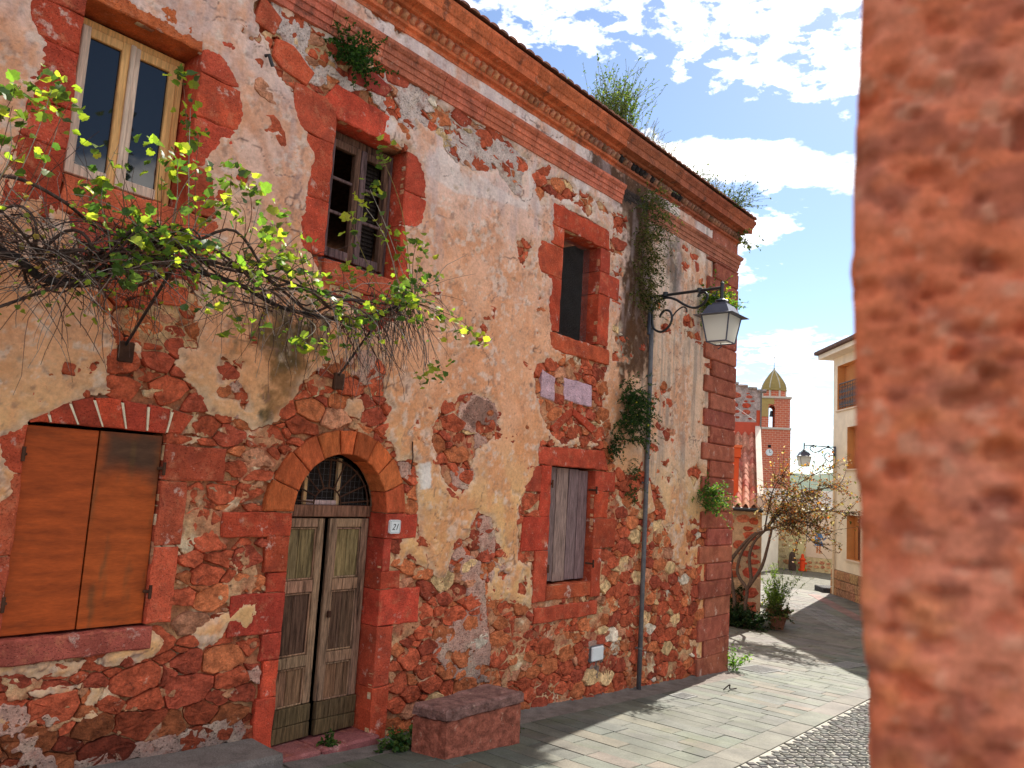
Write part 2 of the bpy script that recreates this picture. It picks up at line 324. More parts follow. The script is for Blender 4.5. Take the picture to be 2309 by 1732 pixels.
# plaster that has come away (outlines in metres along and up the wall)
HOLES = [
 [(1.75, 5.54), (1.77, 5.34), (1.82, 5.26), (1.90, 5.19), (1.88, 5.03), (1.87, 4.88), (1.83, 4.71), (1.85, 4.53), (1.81, 4.46), (1.81, 4.37), (1.85, 4.24), (1.96, 4.16), (2.10, 4.05), (2.21, 3.90), (2.91, 4.10), (3.19, 4.25), (3.12, 4.59), (3.10, 4.64), (3.03, 4.70), (3.05, 4.80), (3.11, 4.94), (3.17, 5.04), (3.28, 5.10), (3.32, 5.27), (3.28, 5.46), (3.19, 5.57), (3.11, 5.63), (3.00, 5.66), (2.96, 5.61), (2.95, 5.66), (2.06, 5.72)],
 [(3.38, 6.29), (3.38, 6.21), (3.46, 6.08), (3.53, 6.02), (3.63, 5.88), (3.70, 5.78), (3.82, 5.70), (3.89, 5.62), (3.93, 5.53), (4.00, 5.41), (4.07, 5.33), (4.14, 5.26), (4.18, 5.18), (4.15, 5.07), (4.13, 4.93), (4.13, 4.77), (4.12, 4.58), (4.12, 4.37), (4.29, 4.18), (4.41, 3.99), (4.65, 3.91), (4.96, 3.64), (5.28, 3.90), (5.39, 4.16), (5.32, 4.44), (5.25, 4.90), (5.47, 4.97), (5.55, 5.18), (5.50, 5.40), (5.41, 5.56), (5.29, 5.67), (5.23, 5.68), (4.89, 5.68), (4.89, 5.86), (4.95, 5.96), (5.05, 5.95), (5.19, 5.88), (5.35, 5.95), (5.25, 6.08), (5.35, 6.08), (5.53, 6.04), (5.74, 6.03), (5.80, 5.89), (5.99, 5.81), (6.26, 5.83), (6.50, 5.92), (6.70, 6.00), (6.75, 5.95), (7.01, 5.79), (7.11, 5.81), (7.15, 6.06), (7.21, 6.26), (6.98, 6.36), (6.71, 6.38), (6.58, 6.36), (6.46, 6.40), (6.21, 6.38), (5.98, 6.39), (5.76, 6.31), (5.42, 6.41), (5.02, 6.40), (4.74, 6.39), (4.46, 6.34), (4.16, 6.33), (3.89, 6.41), (3.66, 6.33), (3.62, 6.41), (3.56, 6.44), (3.45, 6.41)],
 [(7.82, 5.92), (8.07, 5.94), (8.53, 5.95), (9.10, 5.92), (9.15, 5.69), (9.15, 5.33), (9.47, 5.24), (9.47, 4.99), (9.21, 4.98), (9.19, 4.85), (9.19, 4.29), (9.27, 4.01), (9.04, 4.00), (8.49, 4.03), (8.23, 4.03), (8.01, 4.06), (7.91, 4.21), (7.93, 4.29), (7.85, 4.56), (7.89, 4.81), (7.87, 4.96), (7.66, 4.98), (7.56, 5.13), (7.55, 5.22), (7.63, 5.35), (7.87, 5.36), (7.89, 5.50), (7.83, 5.59)],
 [(7.63, 3.70), (7.71, 3.80), (7.94, 3.90), (8.06, 3.84), (8.31, 3.93), (8.49, 4.02), (9.29, 4.03), (9.19, 3.89), (9.17, 3.65), (9.20, 3.36), (9.36, 3.18), (9.50, 2.82), (9.60, 2.51), (9.57, 1.92), (9.54, 1.34), (7.51, 1.38), (7.45, 1.81), (7.54, 1.84), (7.48, 2.01), (7.54, 2.14), (7.81, 2.53), (7.79, 2.74), (7.82, 2.79), (7.97, 2.86), (8.02, 2.95), (7.80, 3.16), (7.77, 3.31), (7.64, 3.42), (7.62, 3.63)],
 # the long rubble zone along the foot of the wall
 [(12.34, 1.09), (11.70, 1.12), (11.32, 1.27), (11.34, 1.51), (11.00, 1.82), (11.05, 2.02), (10.75, 2.35), (10.46, 2.58), (9.96, 2.49), (9.56, 2.50), (9.38, 2.59), (9.18, 2.00), (7.73, 1.56), (7.52, 1.48), (7.79, 1.45), (7.82, 0.84), (7.37, 0.94), (6.96, 0.98)]+[(7.00, 1.15), (7.13, 1.44), (7.06, 1.72), (6.95, 1.89), (6.73, 1.94), (6.63, 1.80), (6.59, 1.66), (6.40, 1.61), (6.31, 1.45), (6.30, 1.24), (6.09, 1.27), (5.97, 1.50), (5.86, 1.65), (5.78, 1.92), (5.72, 2.42), (5.68, 2.48), (5.46, 2.45), (5.39, 2.62), (5.20, 2.72), (5.33, 2.93), (5.35, 2.98), (5.22, 3.03)]+[(5.36, 2.98), (5.24, 3.03), (5.19, 3.21), (5.11, 3.41), (5.04, 3.50), (4.87, 3.50), (4.71, 3.35), (4.37, 3.23), (4.25, 3.12), (4.20, 3.01), (4.12, 2.84), (4.03, 2.72), (3.87, 2.63), (3.73, 2.67)]+[(3.60, 2.70), (3.42, 2.68), (3.29, 2.75), (3.27, 2.87), (3.20, 2.92), (3.08, 2.97), (3.02, 3.07), (3.07, 3.10), (3.07, 3.20), (3.23, 3.23), (3.16, 3.45), (3.21, 3.57), (3.12, 3.79), (3.22, 3.99), (3.06, 4.26), (2.89, 4.25), (2.13, 4.02), (2.23, 3.85), (2.29, 3.68), (2.35, 3.62), (2.41, 3.53), (2.46, 3.45), (2.50, 3.37), (2.55, 3.24), (2.62, 3.18), (2.54, 3.05), (2.54, 3.00), (2.57, 2.80), (2.42, 2.75), (2.25, 2.63), (2.04, 2.52), (2.05, 2.46), (1.99, 2.44), (1.94, 2.40), (1.95, 2.31)]+[(2.02, 2.22), (2.06, 2.02), (2.00, 1.94), (1.88, 1.86)]+[(-4.2,1.5),(-4.2,-1.0),(12.3,-1.2)],
 [(6.10, 3.10), (6.25, 3.12), (6.33, 3.21), (6.47, 3.27), (6.76, 3.26), (6.91, 3.21), (6.99, 3.07), (6.99, 2.89), (6.85, 2.75), (6.64, 2.66), (6.59, 2.46), (6.58, 2.31), (6.46, 2.19), (6.25, 2.20), (6.11, 2.35), (6.05, 2.50), (5.95, 2.70), (5.93, 2.86)],
 [(11.43, 5.12), (11.60, 5.20), (11.83, 5.20), (11.86, 5.09), (11.71, 5.00), (11.46, 5.01)], [(10.72, 4.86), (10.90, 4.91), (11.00, 4.83), (10.82, 4.75)], [(11.60, 4.91), (11.77, 4.97), (12.03, 4.90), (11.78, 4.82)],
 [(11.32, 6.01), (11.39, 6.06), (11.54, 6.02), (11.47, 5.94)], [(11.61, 6.24), (11.78, 6.33), (11.96, 6.31), (11.89, 6.21), (11.69, 6.19)], [(10.79, 3.90), (10.92, 3.98), (11.02, 3.89), (10.91, 3.80)], [(10.49, 3.63), (10.57, 3.66), (10.60, 3.56), (10.52, 3.52)],
 [(10.91, 3.24), (11.06, 3.29), (11.25, 3.25), (10.98, 3.16)], [(10.93, 3.25), (11.18, 3.29), (11.08, 3.19)], [(10.93, 2.73), (11.07, 2.76), (11.09, 2.67)], [(11.05, 2.57), (11.23, 2.54), (11.13, 2.46)], [(11.54, 1.85), (11.69, 1.83), (11.62, 1.76)], [(11.88, 1.87), (12.08, 1.85), (11.97, 1.76)],
 [(11.78, 1.62), (12.09, 1.71), (12.50, 1.72), (12.52, 1.45), (11.91, 1.44)], [(11.79, 2.64), (12.14, 2.77), (12.32, 2.66), (12.01, 2.39)], [(11.11, 1.78), (11.32, 1.77), (11.19, 1.68)],
 [(7.35, 6.14), (7.54, 6.31), (7.63, 6.33), (7.61, 6.19), (8.04, 6.32), (8.30, 6.21), (8.18, 6.08), (7.81, 6.01), (7.68, 6.10), (7.52, 5.86), (7.43, 5.94), (7.43, 6.04)],
 [(6.59, 4.07), (6.64, 4.14), (6.67, 4.05), (6.64, 3.99)], [(3.40, 3.12), (3.49, 3.17), (3.60, 3.15), (3.57, 3.07), (3.48, 3.03)], [(7.12, 5.22), (7.24, 5.27), (7.38, 5.22), (7.29, 4.93), (7.17, 5.06)],
 [(8.37, 6.24), (8.57, 6.22), (8.72, 6.07), (8.60, 5.97), (8.41, 6.11)], [(8.78, 6.27), (9.03, 6.27), (9.11, 6.17), (8.86, 6.15)], [(9.24, 6.21), (9.57, 6.25), (9.62, 6.11), (9.31, 6.06)], [(9.18, 5.82), (9.48, 5.86), (9.53, 5.68), (9.23, 5.65)],
]
# islands of plaster and pale mortar left standing in the rubble
PATCHES = [
 [(3.09, 1.45), (3.13, 1.43), (3.17, 1.37), (3.16, 1.16), (3.10, 1.16)], [(3.42, 0.98), (3.56, 1.05), (3.70, 1.11), (3.85, 1.21), (4.02, 1.21), (4.01, 1.08), (3.90, 0.91), (3.73, 1.00), (3.68, 0.90), (3.53, 0.81), (3.45, 0.88)],
 [(2.69, 0.85), (2.88, 0.97), (3.08, 1.02), (3.17, 0.97), (3.20, 0.87), (3.13, 0.81), (3.04, 0.79), (2.77, 0.81)], [(2.03, 0.88), (2.21, 0.88), (2.35, 0.89), (2.64, 0.89), (2.58, 0.80), (2.42, 0.79), (2.22, 0.78), (2.03, 0.84)],
 [(2.25, 0.70), (2.37, 0.71), (2.56, 0.72), (2.64, 0.74), (2.58, 0.67), (2.45, 0.66), (2.28, 0.66)], [(2.68, 0.67), (2.79, 0.69), (2.76, 0.58), (2.75, 0.52), (2.81, 0.41), (2.68, 0.43), (2.70, 0.55)], [(2.08, 0.65), (2.16, 0.61), (2.21, 0.52), (2.18, 0.47), (2.10, 0.48)],
 [(3.04, 2.51), (3.22, 2.52), (3.42, 2.49), (3.31, 2.46), (3.05, 2.45)], [(3.09, 2.36), (3.15, 2.38), (3.19, 2.30), (3.28, 2.25), (3.22, 2.19), (3.16, 2.14), (3.11, 2.14)], [(3.72, 2.87), (3.82, 2.94), (3.95, 2.82), (3.87, 2.68), (3.77, 2.60), (3.69, 2.76)],
 [(1.98, 1.72), (2.03, 1.67), (2.04, 1.61), (1.99, 1.57)], [(3.06, 1.78), (3.13, 1.76), (3.17, 1.70), (3.26, 1.59), (3.15, 1.61), (3.08, 1.70)],
 [(5.52, 1.65), (5.79, 1.74), (5.89, 1.64), (5.97, 1.50), (6.08, 1.34), (5.89, 1.37), (5.71, 1.51), (5.58, 1.39), (5.53, 1.39)], [(4.75, 3.00), (4.94, 3.06), (5.00, 2.94), (4.90, 2.84), (4.74, 2.87)],
 [(7.03, 1.07), (7.40, 1.00), (7.81, 0.94), (7.82, 0.82), (7.41, 0.90), (7.05, 0.94)], [(9.99, 2.07), (10.35, 2.34), (10.54, 2.48), (10.65, 2.28), (10.77, 2.02), (10.54, 1.95)], [(11.97, -0.01), (12.41, -0.08), (12.46, -0.17), (12.06, -0.11)],
 [(8.01, 2.96), (8.22, 2.87), (8.56, 2.95), (8.83, 2.91), (9.15, 2.98), (9.16, 2.83), (8.73, 2.86), (8.28, 2.79), (8.03, 2.81)],
 [(2.67, 3.18), (2.75, 3.17), (2.77, 3.09), (2.71, 3.06)],
]
# rough grey-pink undercoat
SCRATCH = [
 [(3.53, 6.41), (3.65, 6.43), (3.66, 6.32), (3.89, 6.39), (4.16, 6.31), (4.24, 6.19), (4.38, 6.06), (4.57, 6.24), (4.74, 6.38), (5.02, 6.38), (5.42, 6.39), (5.76, 6.30), (6.21, 6.37), (6.59, 6.34), (6.98, 6.34), (7.24, 6.27), (7.17, 6.05), (7.12, 5.79), (7.01, 5.78), (6.75, 5.94), (6.50, 5.90), (6.27, 5.82), (5.99, 5.80), (5.80, 5.87), (5.72, 6.02), (5.53, 6.02), (5.35, 5.94), (5.20, 5.86), (5.03, 5.95), (4.90, 5.95), (4.78, 5.98), (4.68, 6.08), (4.40, 5.93), (4.20, 5.90), (3.99, 5.83), (3.82, 5.97), (3.65, 6.15), (3.55, 6.16)],
 [(6.62, 1.90), (6.95, 1.89), (7.07, 1.67), (7.03, 1.47), (6.95, 1.30), (6.92, 1.15), (7.00, 0.73), (7.09, 0.35), (7.12, 0.06), (6.47, 0.18), (6.17, 0.47), (6.19, 0.60), (6.41, 0.76), (6.66, 0.79), (6.60, 1.01), (6.66, 1.17), (6.33, 1.24), (6.31, 1.42), (6.40, 1.59), (6.61, 1.63)],
 [(7.01, 1.42), (7.34, 1.31), (7.37, 1.08), (7.12, 1.07), (6.99, 1.23)], [(6.24, 2.36), (6.32, 2.43), (6.61, 2.44), (6.70, 2.32), (6.49, 2.19), (6.29, 2.22)],
 [(6.35, 3.06), (6.43, 3.17), (6.60, 3.27), (6.80, 3.24), (6.98, 3.11), (6.99, 2.87), (6.74, 2.69), (6.59, 2.65), (6.61, 2.84), (6.28, 2.86)],
 [(4.36, 3.24), (4.71, 3.36), (4.88, 3.51), (5.04, 3.50), (5.13, 3.40), (5.16, 3.23), (4.97, 3.17), (4.72, 3.20), (4.50, 3.18)], [(5.47, 2.44), (5.68, 2.50), (5.72, 2.37), (5.58, 2.25), (5.48, 2.31)],
 [(2.06, 0.64), (2.19, 0.62), (2.39, 0.54), (2.51, 0.48), (2.40, 0.42), (2.36, 0.34), (2.50, 0.24), (2.59, 0.11), (2.11, 0.20)], [(3.87, 0.68), (3.96, 0.74), (4.08, 0.64), (4.07, 0.48), (3.92, 0.57)],
 [(2.58, 0.17), (2.97, 0.21), (3.21, 0.21), (3.56, 0.24), (3.91, 0.27), (4.00, 0.05), (3.40, 0.07), (2.59, 0.06)], [(3.44, 2.80), (3.53, 2.83), (3.65, 2.80), (3.66, 2.72), (3.56, 2.68), (3.46, 2.72)], [(3.48, 3.03), (3.58, 3.08), (3.65, 3.06), (3.62, 2.93), (3.51, 2.90)],
 [(9.10, 0.27), (9.23, 0.29), (9.53, 0.24), (9.53, 0.06), (9.40, -0.05), (9.35, -0.24), (9.16, -0.21), (9.18, -0.02), (9.10, 0.09)],
 [(6.29, 2.97), (6.34, 3.19), (6.47, 3.26), (6.73, 3.26), (6.90, 3.21), (6.98, 3.07), (6.98, 2.91), (6.79, 2.86), (6.55, 2.87)],
]
ROUGH = [  # zones where the plaster is riddled with small losses: polygon, threshold
 ([(7.26, 6.23), (7.78, 6.42), (8.49, 6.39), (9.13, 6.40), (9.60, 6.34), (9.65, 5.72), (9.68, 5.30), (9.19, 5.18), (9.14, 5.89), (8.53, 5.97), (7.82, 5.96), (7.59, 5.81), (7.35, 5.83)], .10),
 ([(9.21, 4.98), (9.55, 5.01), (9.74, 4.55), (9.70, 4.03), (9.32, 4.03), (9.20, 4.25)], .13), ([(9.47, 2.56), (10.46, 2.67), (11.05, 2.02), (11.38, 1.51), (11.11, 1.21), (9.80, 1.32)], .06), ([(6.92, 1.50), (7.52, 1.48), (7.79, 1.45), (7.82, 0.84), (6.96, 0.98)], .12),
 ([(10.43, 6.49), (11.88, 6.43), (12.12, 5.98), (11.17, 5.75), (10.69, 5.99)], .24), ([(5.75, 2.08), (6.19, 1.64), (6.31, 1.45), (6.09, 1.27), (5.87, 1.51)], .14),
 ([(1.82, 2.96), (2.56, 3.09), (2.61, 2.71), (2.04, 2.55), (1.90, 2.35)], .30), ([(3.08, 2.97), (3.32, 3.13), (3.70, 3.19), (3.90, 2.63), (3.49, 2.69), (3.29, 2.75)], .22),
]

us = np.concatenate([np.arange(-4.0, 1.2, .06), [1.2]])
u = 1.2
lst = []
while u < 12.42:
    u += .0125+.012*(u-1.2)/11.2; lst.append(u)
us = np.concatenate([us, lst]); zs = np.arange(-.95, 6.93, .0150)
U, Z = np.meshgrid(us, zs, indexing='ij')
wu = U+.055*fbm(U*2.3, Z*2.3, 3, 3)+.045*fbm(U*11, Z*11, 5, 3)+.035*fbm(U*36, Z*36, 15, 2)
wz = Z+.055*fbm(U*2.3, Z*2.3, 9, 3)+.045*fbm(U*11, Z*11, 12, 3)+.035*fbm(U*36, Z*36, 16, 2)
phi = np.full(U.shape, .5)
for h in HOLES: phi = np.minimum(phi, -sdist(h, wu, wz))
spk = fbm(U*3.6, Z*4.6, 40, 4, .55)
for p, th in ROUGH:
    w = np.clip(sdist(p, wu, wz)/.12, -1, 1)
    phi = np.minimum(phi, (th-spk)*.5+.25*(1-np.maximum(w, 0))*(w < 1)+np.where(w <= 0, 1, 0))
for p in PATCHES: phi = np.maximum(phi, sdist(p, wu, wz))
# the plaster's own stray chips
phi = np.minimum(phi, (.31-fbm(U*5.5, Z*5.5, 77, 4, .6))*.6)
opn = np.full(U.shape, -.5)
for k, p in OPEN.items(): opn = np.maximum(opn, sdist(p, U+.15*(wu-U), Z+.15*(wz-Z)))
phi = np.minimum(phi, -opn-.003)
# quoins stop the plaster
QZ = [(-.75, -.36, 12.25), (-.36, -.10, 12.50), (-.10, .27, 12.27), (.27, .58, 12.50)]
z = .58; wide = True; k = 0
while z < 6.35:
    h = .288 if z < 6.1 else 6.40-z
    QZ.append((z, min(z+h, 6.40), (12.26 if wide else 12.50)+.02*math.sin(k*2.1))); z += h; wide = not wide; k += 1
for z0, z1, ul in QZ: phi = np.minimum(phi, np.where((Z >= z0) & (Z < z1), ul-U+.01*fbm(U*9, Z*9, 4)-.006, 1))
phi = np.minimum(phi, np.where(Z < .05, .3-U-3.2, 1)) if False else phi
phi2 = np.full(U.shape, -.5)
for p in SCRATCH: phi2 = np.maximum(phi2, sdist(p, wu, wz))
phi2 = np.minimum(phi2, (.11-fbm(U*4.2, Z*5.2, 55, 4, .55))*.5)
phi2 = np.minimum(phi2, -opn-.004)
phi2 = np.where(U > 12.2, np.minimum(phi2, 12.2-U), phi2)
def at(F, u, z):
    i = np.clip(np.searchsorted(us, u), 1, len(us)-1); i = np.where(us[i]-u > u-us[i-1], i-1, i)
    j = np.clip(np.round((np.asarray(z)-zs[0])/.0150).astype(int), 0, len(zs)-1); return F[i, j]

def sheet(name, F, yf, ydepth, colf, mat, parent, **kw):
    ins = F > 0; ni, nj = F.shape
    c4 = ins[:-1, :-1].astype(int)+ins[1:, :-1]+ins[1:, 1:]+ins[:-1, 1:]
    idx = -np.ones(F.shape, int)
    full = c4 == 4; mixd = (c4 > 0) & (c4 < 4)
    used = np.zeros(F.shape, bool)
    for di, dj in ((0, 0), (1, 0), (1, 1), (0, 1)):
        used[di:ni-1+di, dj:nj-1+dj] |= (full | mixd)
    used &= ins
    idx[used] = np.arange(used.sum())
    uv = [np.stack([U[used], Z[used]], 1)]; base = used.sum()
    fi, fj = np.nonzero(full)
    quads = np.stack([idx[fi, fj], idx[fi+1, fj], idx[fi+1, fj+1], idx[fi, fj+1]], 1).tolist()
    ex = {}; extra = []; polys = []; segs = []
    def cross(a, b):
        key = (a, b) if a < b else (b, a)
        if key not in ex:
            fa, fb = F[key[0]], F[key[1]]; t = fa/(fa-fb); t = min(max(t, .03), .97)
            p = (us[key[0][0]]*(1-t)+us[key[1][0]]*t, zs[key[0][1]]*(1-t)+zs[key[1][1]]*t)
            ex[key] = base+len(extra); extra.append(p)
        return ex[key]
    for i, j in zip(*np.nonzero(mixd)):
        cs = [(i, j), (i+1, j), (i+1, j+1), (i, j+1)]; pl = []
        for q in range(4):
            a, b = cs[q], cs[(q+1) % 4]
            if ins[a]: pl.append((idx[a], 0))
            if ins[a] != ins[b]: pl.append((cross(a, b), 1 if ins[a] else 2))
        polys.append([p[0] for p in pl])
        for q in range(len(pl)):
            if pl[q][1] == 1 and pl[(q+1) % len(pl)][1] == 2: segs.append((pl[q][0], pl[(q+1) % len(pl)][0]))
    P = np.concatenate(uv+([np.array(extra)] if extra else []))
    n = len(P); y = yf(P[:, 0], P[:, 1]); bv = {}; rear = []
    faces = quads+polys
    # the broken edge: a slightly rounded lip, then straight in
    for a, b in segs:
        for q in (a, b):
            if q not in bv: bv[q] = n+len(rear); rear.append(q)
        faces.append((b, a, bv[a], bv[b]))
    V = np.zeros((n+len(rear), 3)); V[:n, 0] = P[:, 0]; V[:n, 2] = P[:, 1]; V[:n, 1] = y
    if rear: V[n:, 0] = P[rear, 0]; V[n:, 2] = P[rear, 1]; V[n:, 1] = ydepth
    C = colf(V[:, 0], V[:, 2])
    return link(name, mesh(name, V.tolist(), faces, C, True), mat, parent, **kw)

def mixc_(a, b, t): return a*(1-t[:, None])+np.array(b)*t[:, None]
def sstep(a, b, x): t = np.clip((x-a)/(b-a), 0, 1); return t*t*(3-2*t)
# stains and older paint with outlines of their own
PALE = [(4.88, 5.93), (5.37, 5.91), (5.80, 5.86), (6.27, 5.80), (6.99, 5.73), (7.25, 5.82), (7.21, 6.26), (8.50, 6.43), (8.88, 6.15), (8.23, 5.66), (7.61, 5.64), (7.19, 5.62), (6.54, 5.54), (6.25, 5.49), (5.93, 5.42), (5.54, 5.49), (5.29, 5.70), (4.90, 5.70)]
WHITE1 = [(5.71, 2.44), (5.91, 2.48), (5.95, 2.20), (5.77, 2.16)]
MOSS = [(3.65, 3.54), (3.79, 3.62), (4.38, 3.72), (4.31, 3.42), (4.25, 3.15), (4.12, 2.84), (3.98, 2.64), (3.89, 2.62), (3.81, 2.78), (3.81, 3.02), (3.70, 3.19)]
DRIP = [(8.59, 6.91), (9.17, 6.92), (9.96, 6.98), (10.57, 6.92), (10.55, 6.68), (10.21, 6.42), (10.12, 5.95), (10.30, 5.23), (10.28, 4.44), (10.22, 4.07), (9.63, 3.98), (9.55, 4.54), (9.65, 5.19), (9.67, 5.93), (9.44, 6.33), (9.12, 6.61), (8.60, 6.72)]
DRIP2 = [(10.85, 6.22), (11.22, 6.49), (11.34, 6.17), (11.27, 5.77), (11.23, 5.53), (11.00, 5.43), (10.84, 5.76)]
RUSTS = [[(3.29, 5.41), (3.47, 5.48), (3.58, 5.25), (3.63, 5.07), (3.74, 4.80), (3.68, 4.62), (3.61, 4.63), (3.50, 4.97), (3.34, 5.16)], [(3.27, 5.78), (3.38, 5.66), (3.38, 5.50), (3.30, 5.52)], [(1.48, 5.30), (1.61, 5.37), (1.70, 5.15), (1.68, 5.01), (1.59, 4.95), (1.52, 5.02)]]
PINK = [(1.79, 3.09), (2.13, 3.23), (2.23, 3.01), (1.83, 2.80)]
def plaster_col(u, z):
    n1 = fbm(u*.8, z*.8, 101, 4); n2 = fbm(u*3.1, z*2.2, 111, 5, .6); n3 = fbm(u*12, z*12, 121, 4, .6)
    c = np.tile(np.array([.78, .385, .215]), (len(u), 1))
    c = mixc_(c, (.78, .52, .42), sstep(4.0, 6.0, z+1.2*n1))               # paler, pinker limewash above
    c = mixc_(c, (.77, .43, .18), sstep(3.4, 2.0, z+1.0*n1)*.95)           # ochre coat below
    c = mixc_(c, (.72, .53, .38), sstep(9.6, 10.6, u)*sstep(1.5, 3.5, z)*.7)
    c = mixc_(c, (.80, .63, .55), sstep(0, .03, sdist(PALE, u+.1*n2, z+.1*n2))*.85)
    c = mixc_(c, (.80, .68, .62), sstep(6.1, 6.6, z+.3*n1)*.7)
    c = mixc_(c, (.66, .27, .12), sstep(-.06, .18, n2+.25*n1)*.65)           # worn orange patches
    c = mixc_(c, (.78, .68, .58), sstep(.10, .26, n3+.5*n2)*.45)            # chalky flecks
    c = mixc_(c, (.26, .15, .11), sstep(.13, .30, fbm(u*20, z*16, 131, 4, .65)+.35*n2)*.55)  # pitting and grime
    st = sstep(.05, .3, fbm(u*9, z*.8, 141, 4, .6)+.1)*sstep(9.4, 10.4, u)*sstep(1.6, 3.0, z)
    c = mixc_(c, (.27, .22, .19), st*.6)                                    # rain streaks by the corner
    for q in RUSTS: c = mixc_(c, (.52, .20, .09), sstep(-.05, .12, sdist(q, u+.25*n2, z+.25*n2)+.12*n3)*.6)
    c = mixc_(c, (.80, .76, .70), sstep(0, .02, sdist(WHITE1, u+.06*n3, z+.06*n3))*.8)
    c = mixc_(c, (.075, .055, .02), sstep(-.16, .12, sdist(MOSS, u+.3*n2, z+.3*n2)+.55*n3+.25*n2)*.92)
    c = mixc_(c, (.075, .032, .014), sstep(-.18, .04, sdist(DRIP, u+.25*n2, z+.3*n2)+.40*n3+.30*fbm(u*8, z*1.5, 151, 4))*.95)
    c = mixc_(c, (.08, .07, .06), sstep(-.12, .08, sdist(DRIP2, u+.12*n2, z+.2*n2)+.2*n3)*.75)
    ed_ = sstep(.085, .0, at(phi, u, z)+.09*fbm(u*9, z*9, 161, 3))                # crumbling edges
    c = mixc_(c, (.70, .53, .38), ed_*.55); c = mixc_(c, (.30, .13, .08), sstep(.1, .3, n3)*ed_*.8)
    ck = np.abs(fbm(u*1.7+.25*n2, z*1.7, 171, 4)); c = mixc_(c, (.16, .09, .07), sstep(.009, .002, ck)*sstep(-.05, .12, fbm(u*1.1, z*1.1, 181, 2))*.85)   # hairline cracks
    c = mixc_(c, (.52, .38, .36), sstep(.02, .25, fbm(u*5, z*1.6, 191, 5, .6))*sstep(4.0, 5.5, z)*.5)
    c = mixc_(c, (.70, .30, .12), sstep(.0, .22, fbm(u*2.2, z*2.6, 195, 5, .6))*sstep(4.4, 2.5, z)*.5)
    return np.clip(c, .01, .95)
def plaster_y(u, z): return -.040*(.40+.60*sstep(0, .07, at(phi, u, z)+.03*fbm(u*7, z*7, 203)))+.020*fbm(u*.9, z*.9, 201, 3)+.010*fbm(u*5, z*5, 211, 4, .6)+.004*fbm(u*24, z*24, 215, 3)
def scratch_col(u, z):
    n2 = fbm(u*4, z*4, 311, 4); n3 = fbm(u*14, z*14, 321, 4, .6)
    c = np.tile(np.array([.56, .315, .235]), (len(u), 1))
    c = mixc_(c, (.62, .50, .44), sstep(4.6, 6.0, z)*.8)
    c = mixc_(c, (.17, .14, .12), sstep(.55, -.1, z)*.85)
    c = mixc_(c, (.55, .42, .30), sstep(.0, .25, n2)*.5); c = mixc_(c, (.34, .12, .08), sstep(.05, .25, n3+.3*n2)*.5)
    return c
def scratch_y(u, z): return -.024+.014*fbm(u*6, z*6, 331, 4, .6)+.008*fbm(u*26, z*26, 335, 3)
def mortar_col(u, z):
    n1 = fbm(u*1.3, z*1.3, 401, 3); n2 = fbm(u*6, z*6, 411, 4, .6); n3 = fbm(u*3, z*3, 421, 4, .6)
    c = np.tile(np.array([.42, .15, .07]), (len(u), 1))
    c = mixc_(c, (.50, .27, .13), sstep(-.02, .22, n3)*.85)
    c = mixc_(c, (.62, .45, .28), sstep(.12, .27, n2+.3*n1)*.7)
    c = mixc_(c, (.15, .075, .05), sstep(.06, .3, n2*.8-n3*.5)*.8)
    return c
def mortar_y(u, z): return .016+.036*fbm(u*4, z*4, 431, 4, .6)+.016*fbm(u*17, z*17, 435, 3)
wall = sheet('wall', np.where(phi > .12, -.1, np.minimum(.1, -opn-.035)), mortar_y, .25, mortar_col, M['mortar'], house)
sheet('plaster', phi, plaster_y, .012, plaster_col, M['plaster'], house)
for p in SCRATCH: sheet('undercoat', np.minimum(phi2, sdist(p, wu, wz)), scratch_y, .012, scratch_col, M['scratch'], house)

# ---------------------------------------------------------------- dressed stone
RED = (.47, .068, .032); RED2 = (.50, .095, .042); ORG = (.54, .115, .038); DRED = (.34, .055, .035)
DRESSED = []
# old bedding mortar smeared over the stones
rz = np.minimum(-phi-.01, .2); rz = np.minimum(rz, -opn-.006)
m3 = fbm(U*2.6, Z*3.4, 601, 5, .62)+.35*fbm(U*13, Z*15, 611, 3)
phi3 = np.minimum(rz, (m3-.035)*.5)
phi3 = np.where(U > 12.15, np.minimum(phi3, 12.15-U), phi3)
def smear_y(u, z): return -.012+.030*fbm(u*5, z*6, 621, 4, .6)+.014*fbm(u*24, z*24, 625, 3)
def smear_col(u, z):
    n1 = fbm(u*1.1, z*1.1, 631, 3); n2 = fbm(u*5, z*6, 641, 4, .6); c = np.tile(np.array([.52, .23, .115]), (len(u), 1))
    c = mixc_(c, (.62, .37, .19), sstep(-.02, .22, n1+.6*n2)); c = mixc_(c, (.76, .58, .38), sstep(.10, .27, n2)*.75); c = mixc_(c, (.40, .11, .06), sstep(.05, .22, fbm(u*9, z*9, 651, 4))*.7)
    c = mixc_(c, (.16, .12, .10), sstep(.45, -.05, z-.05*u*0+.3*n2)*sstep(5.0, 3.5, u)*.8); return c
sheet('bedding_mortar', phi3, smear_y, .04, smear_col, M['mortar'], house)
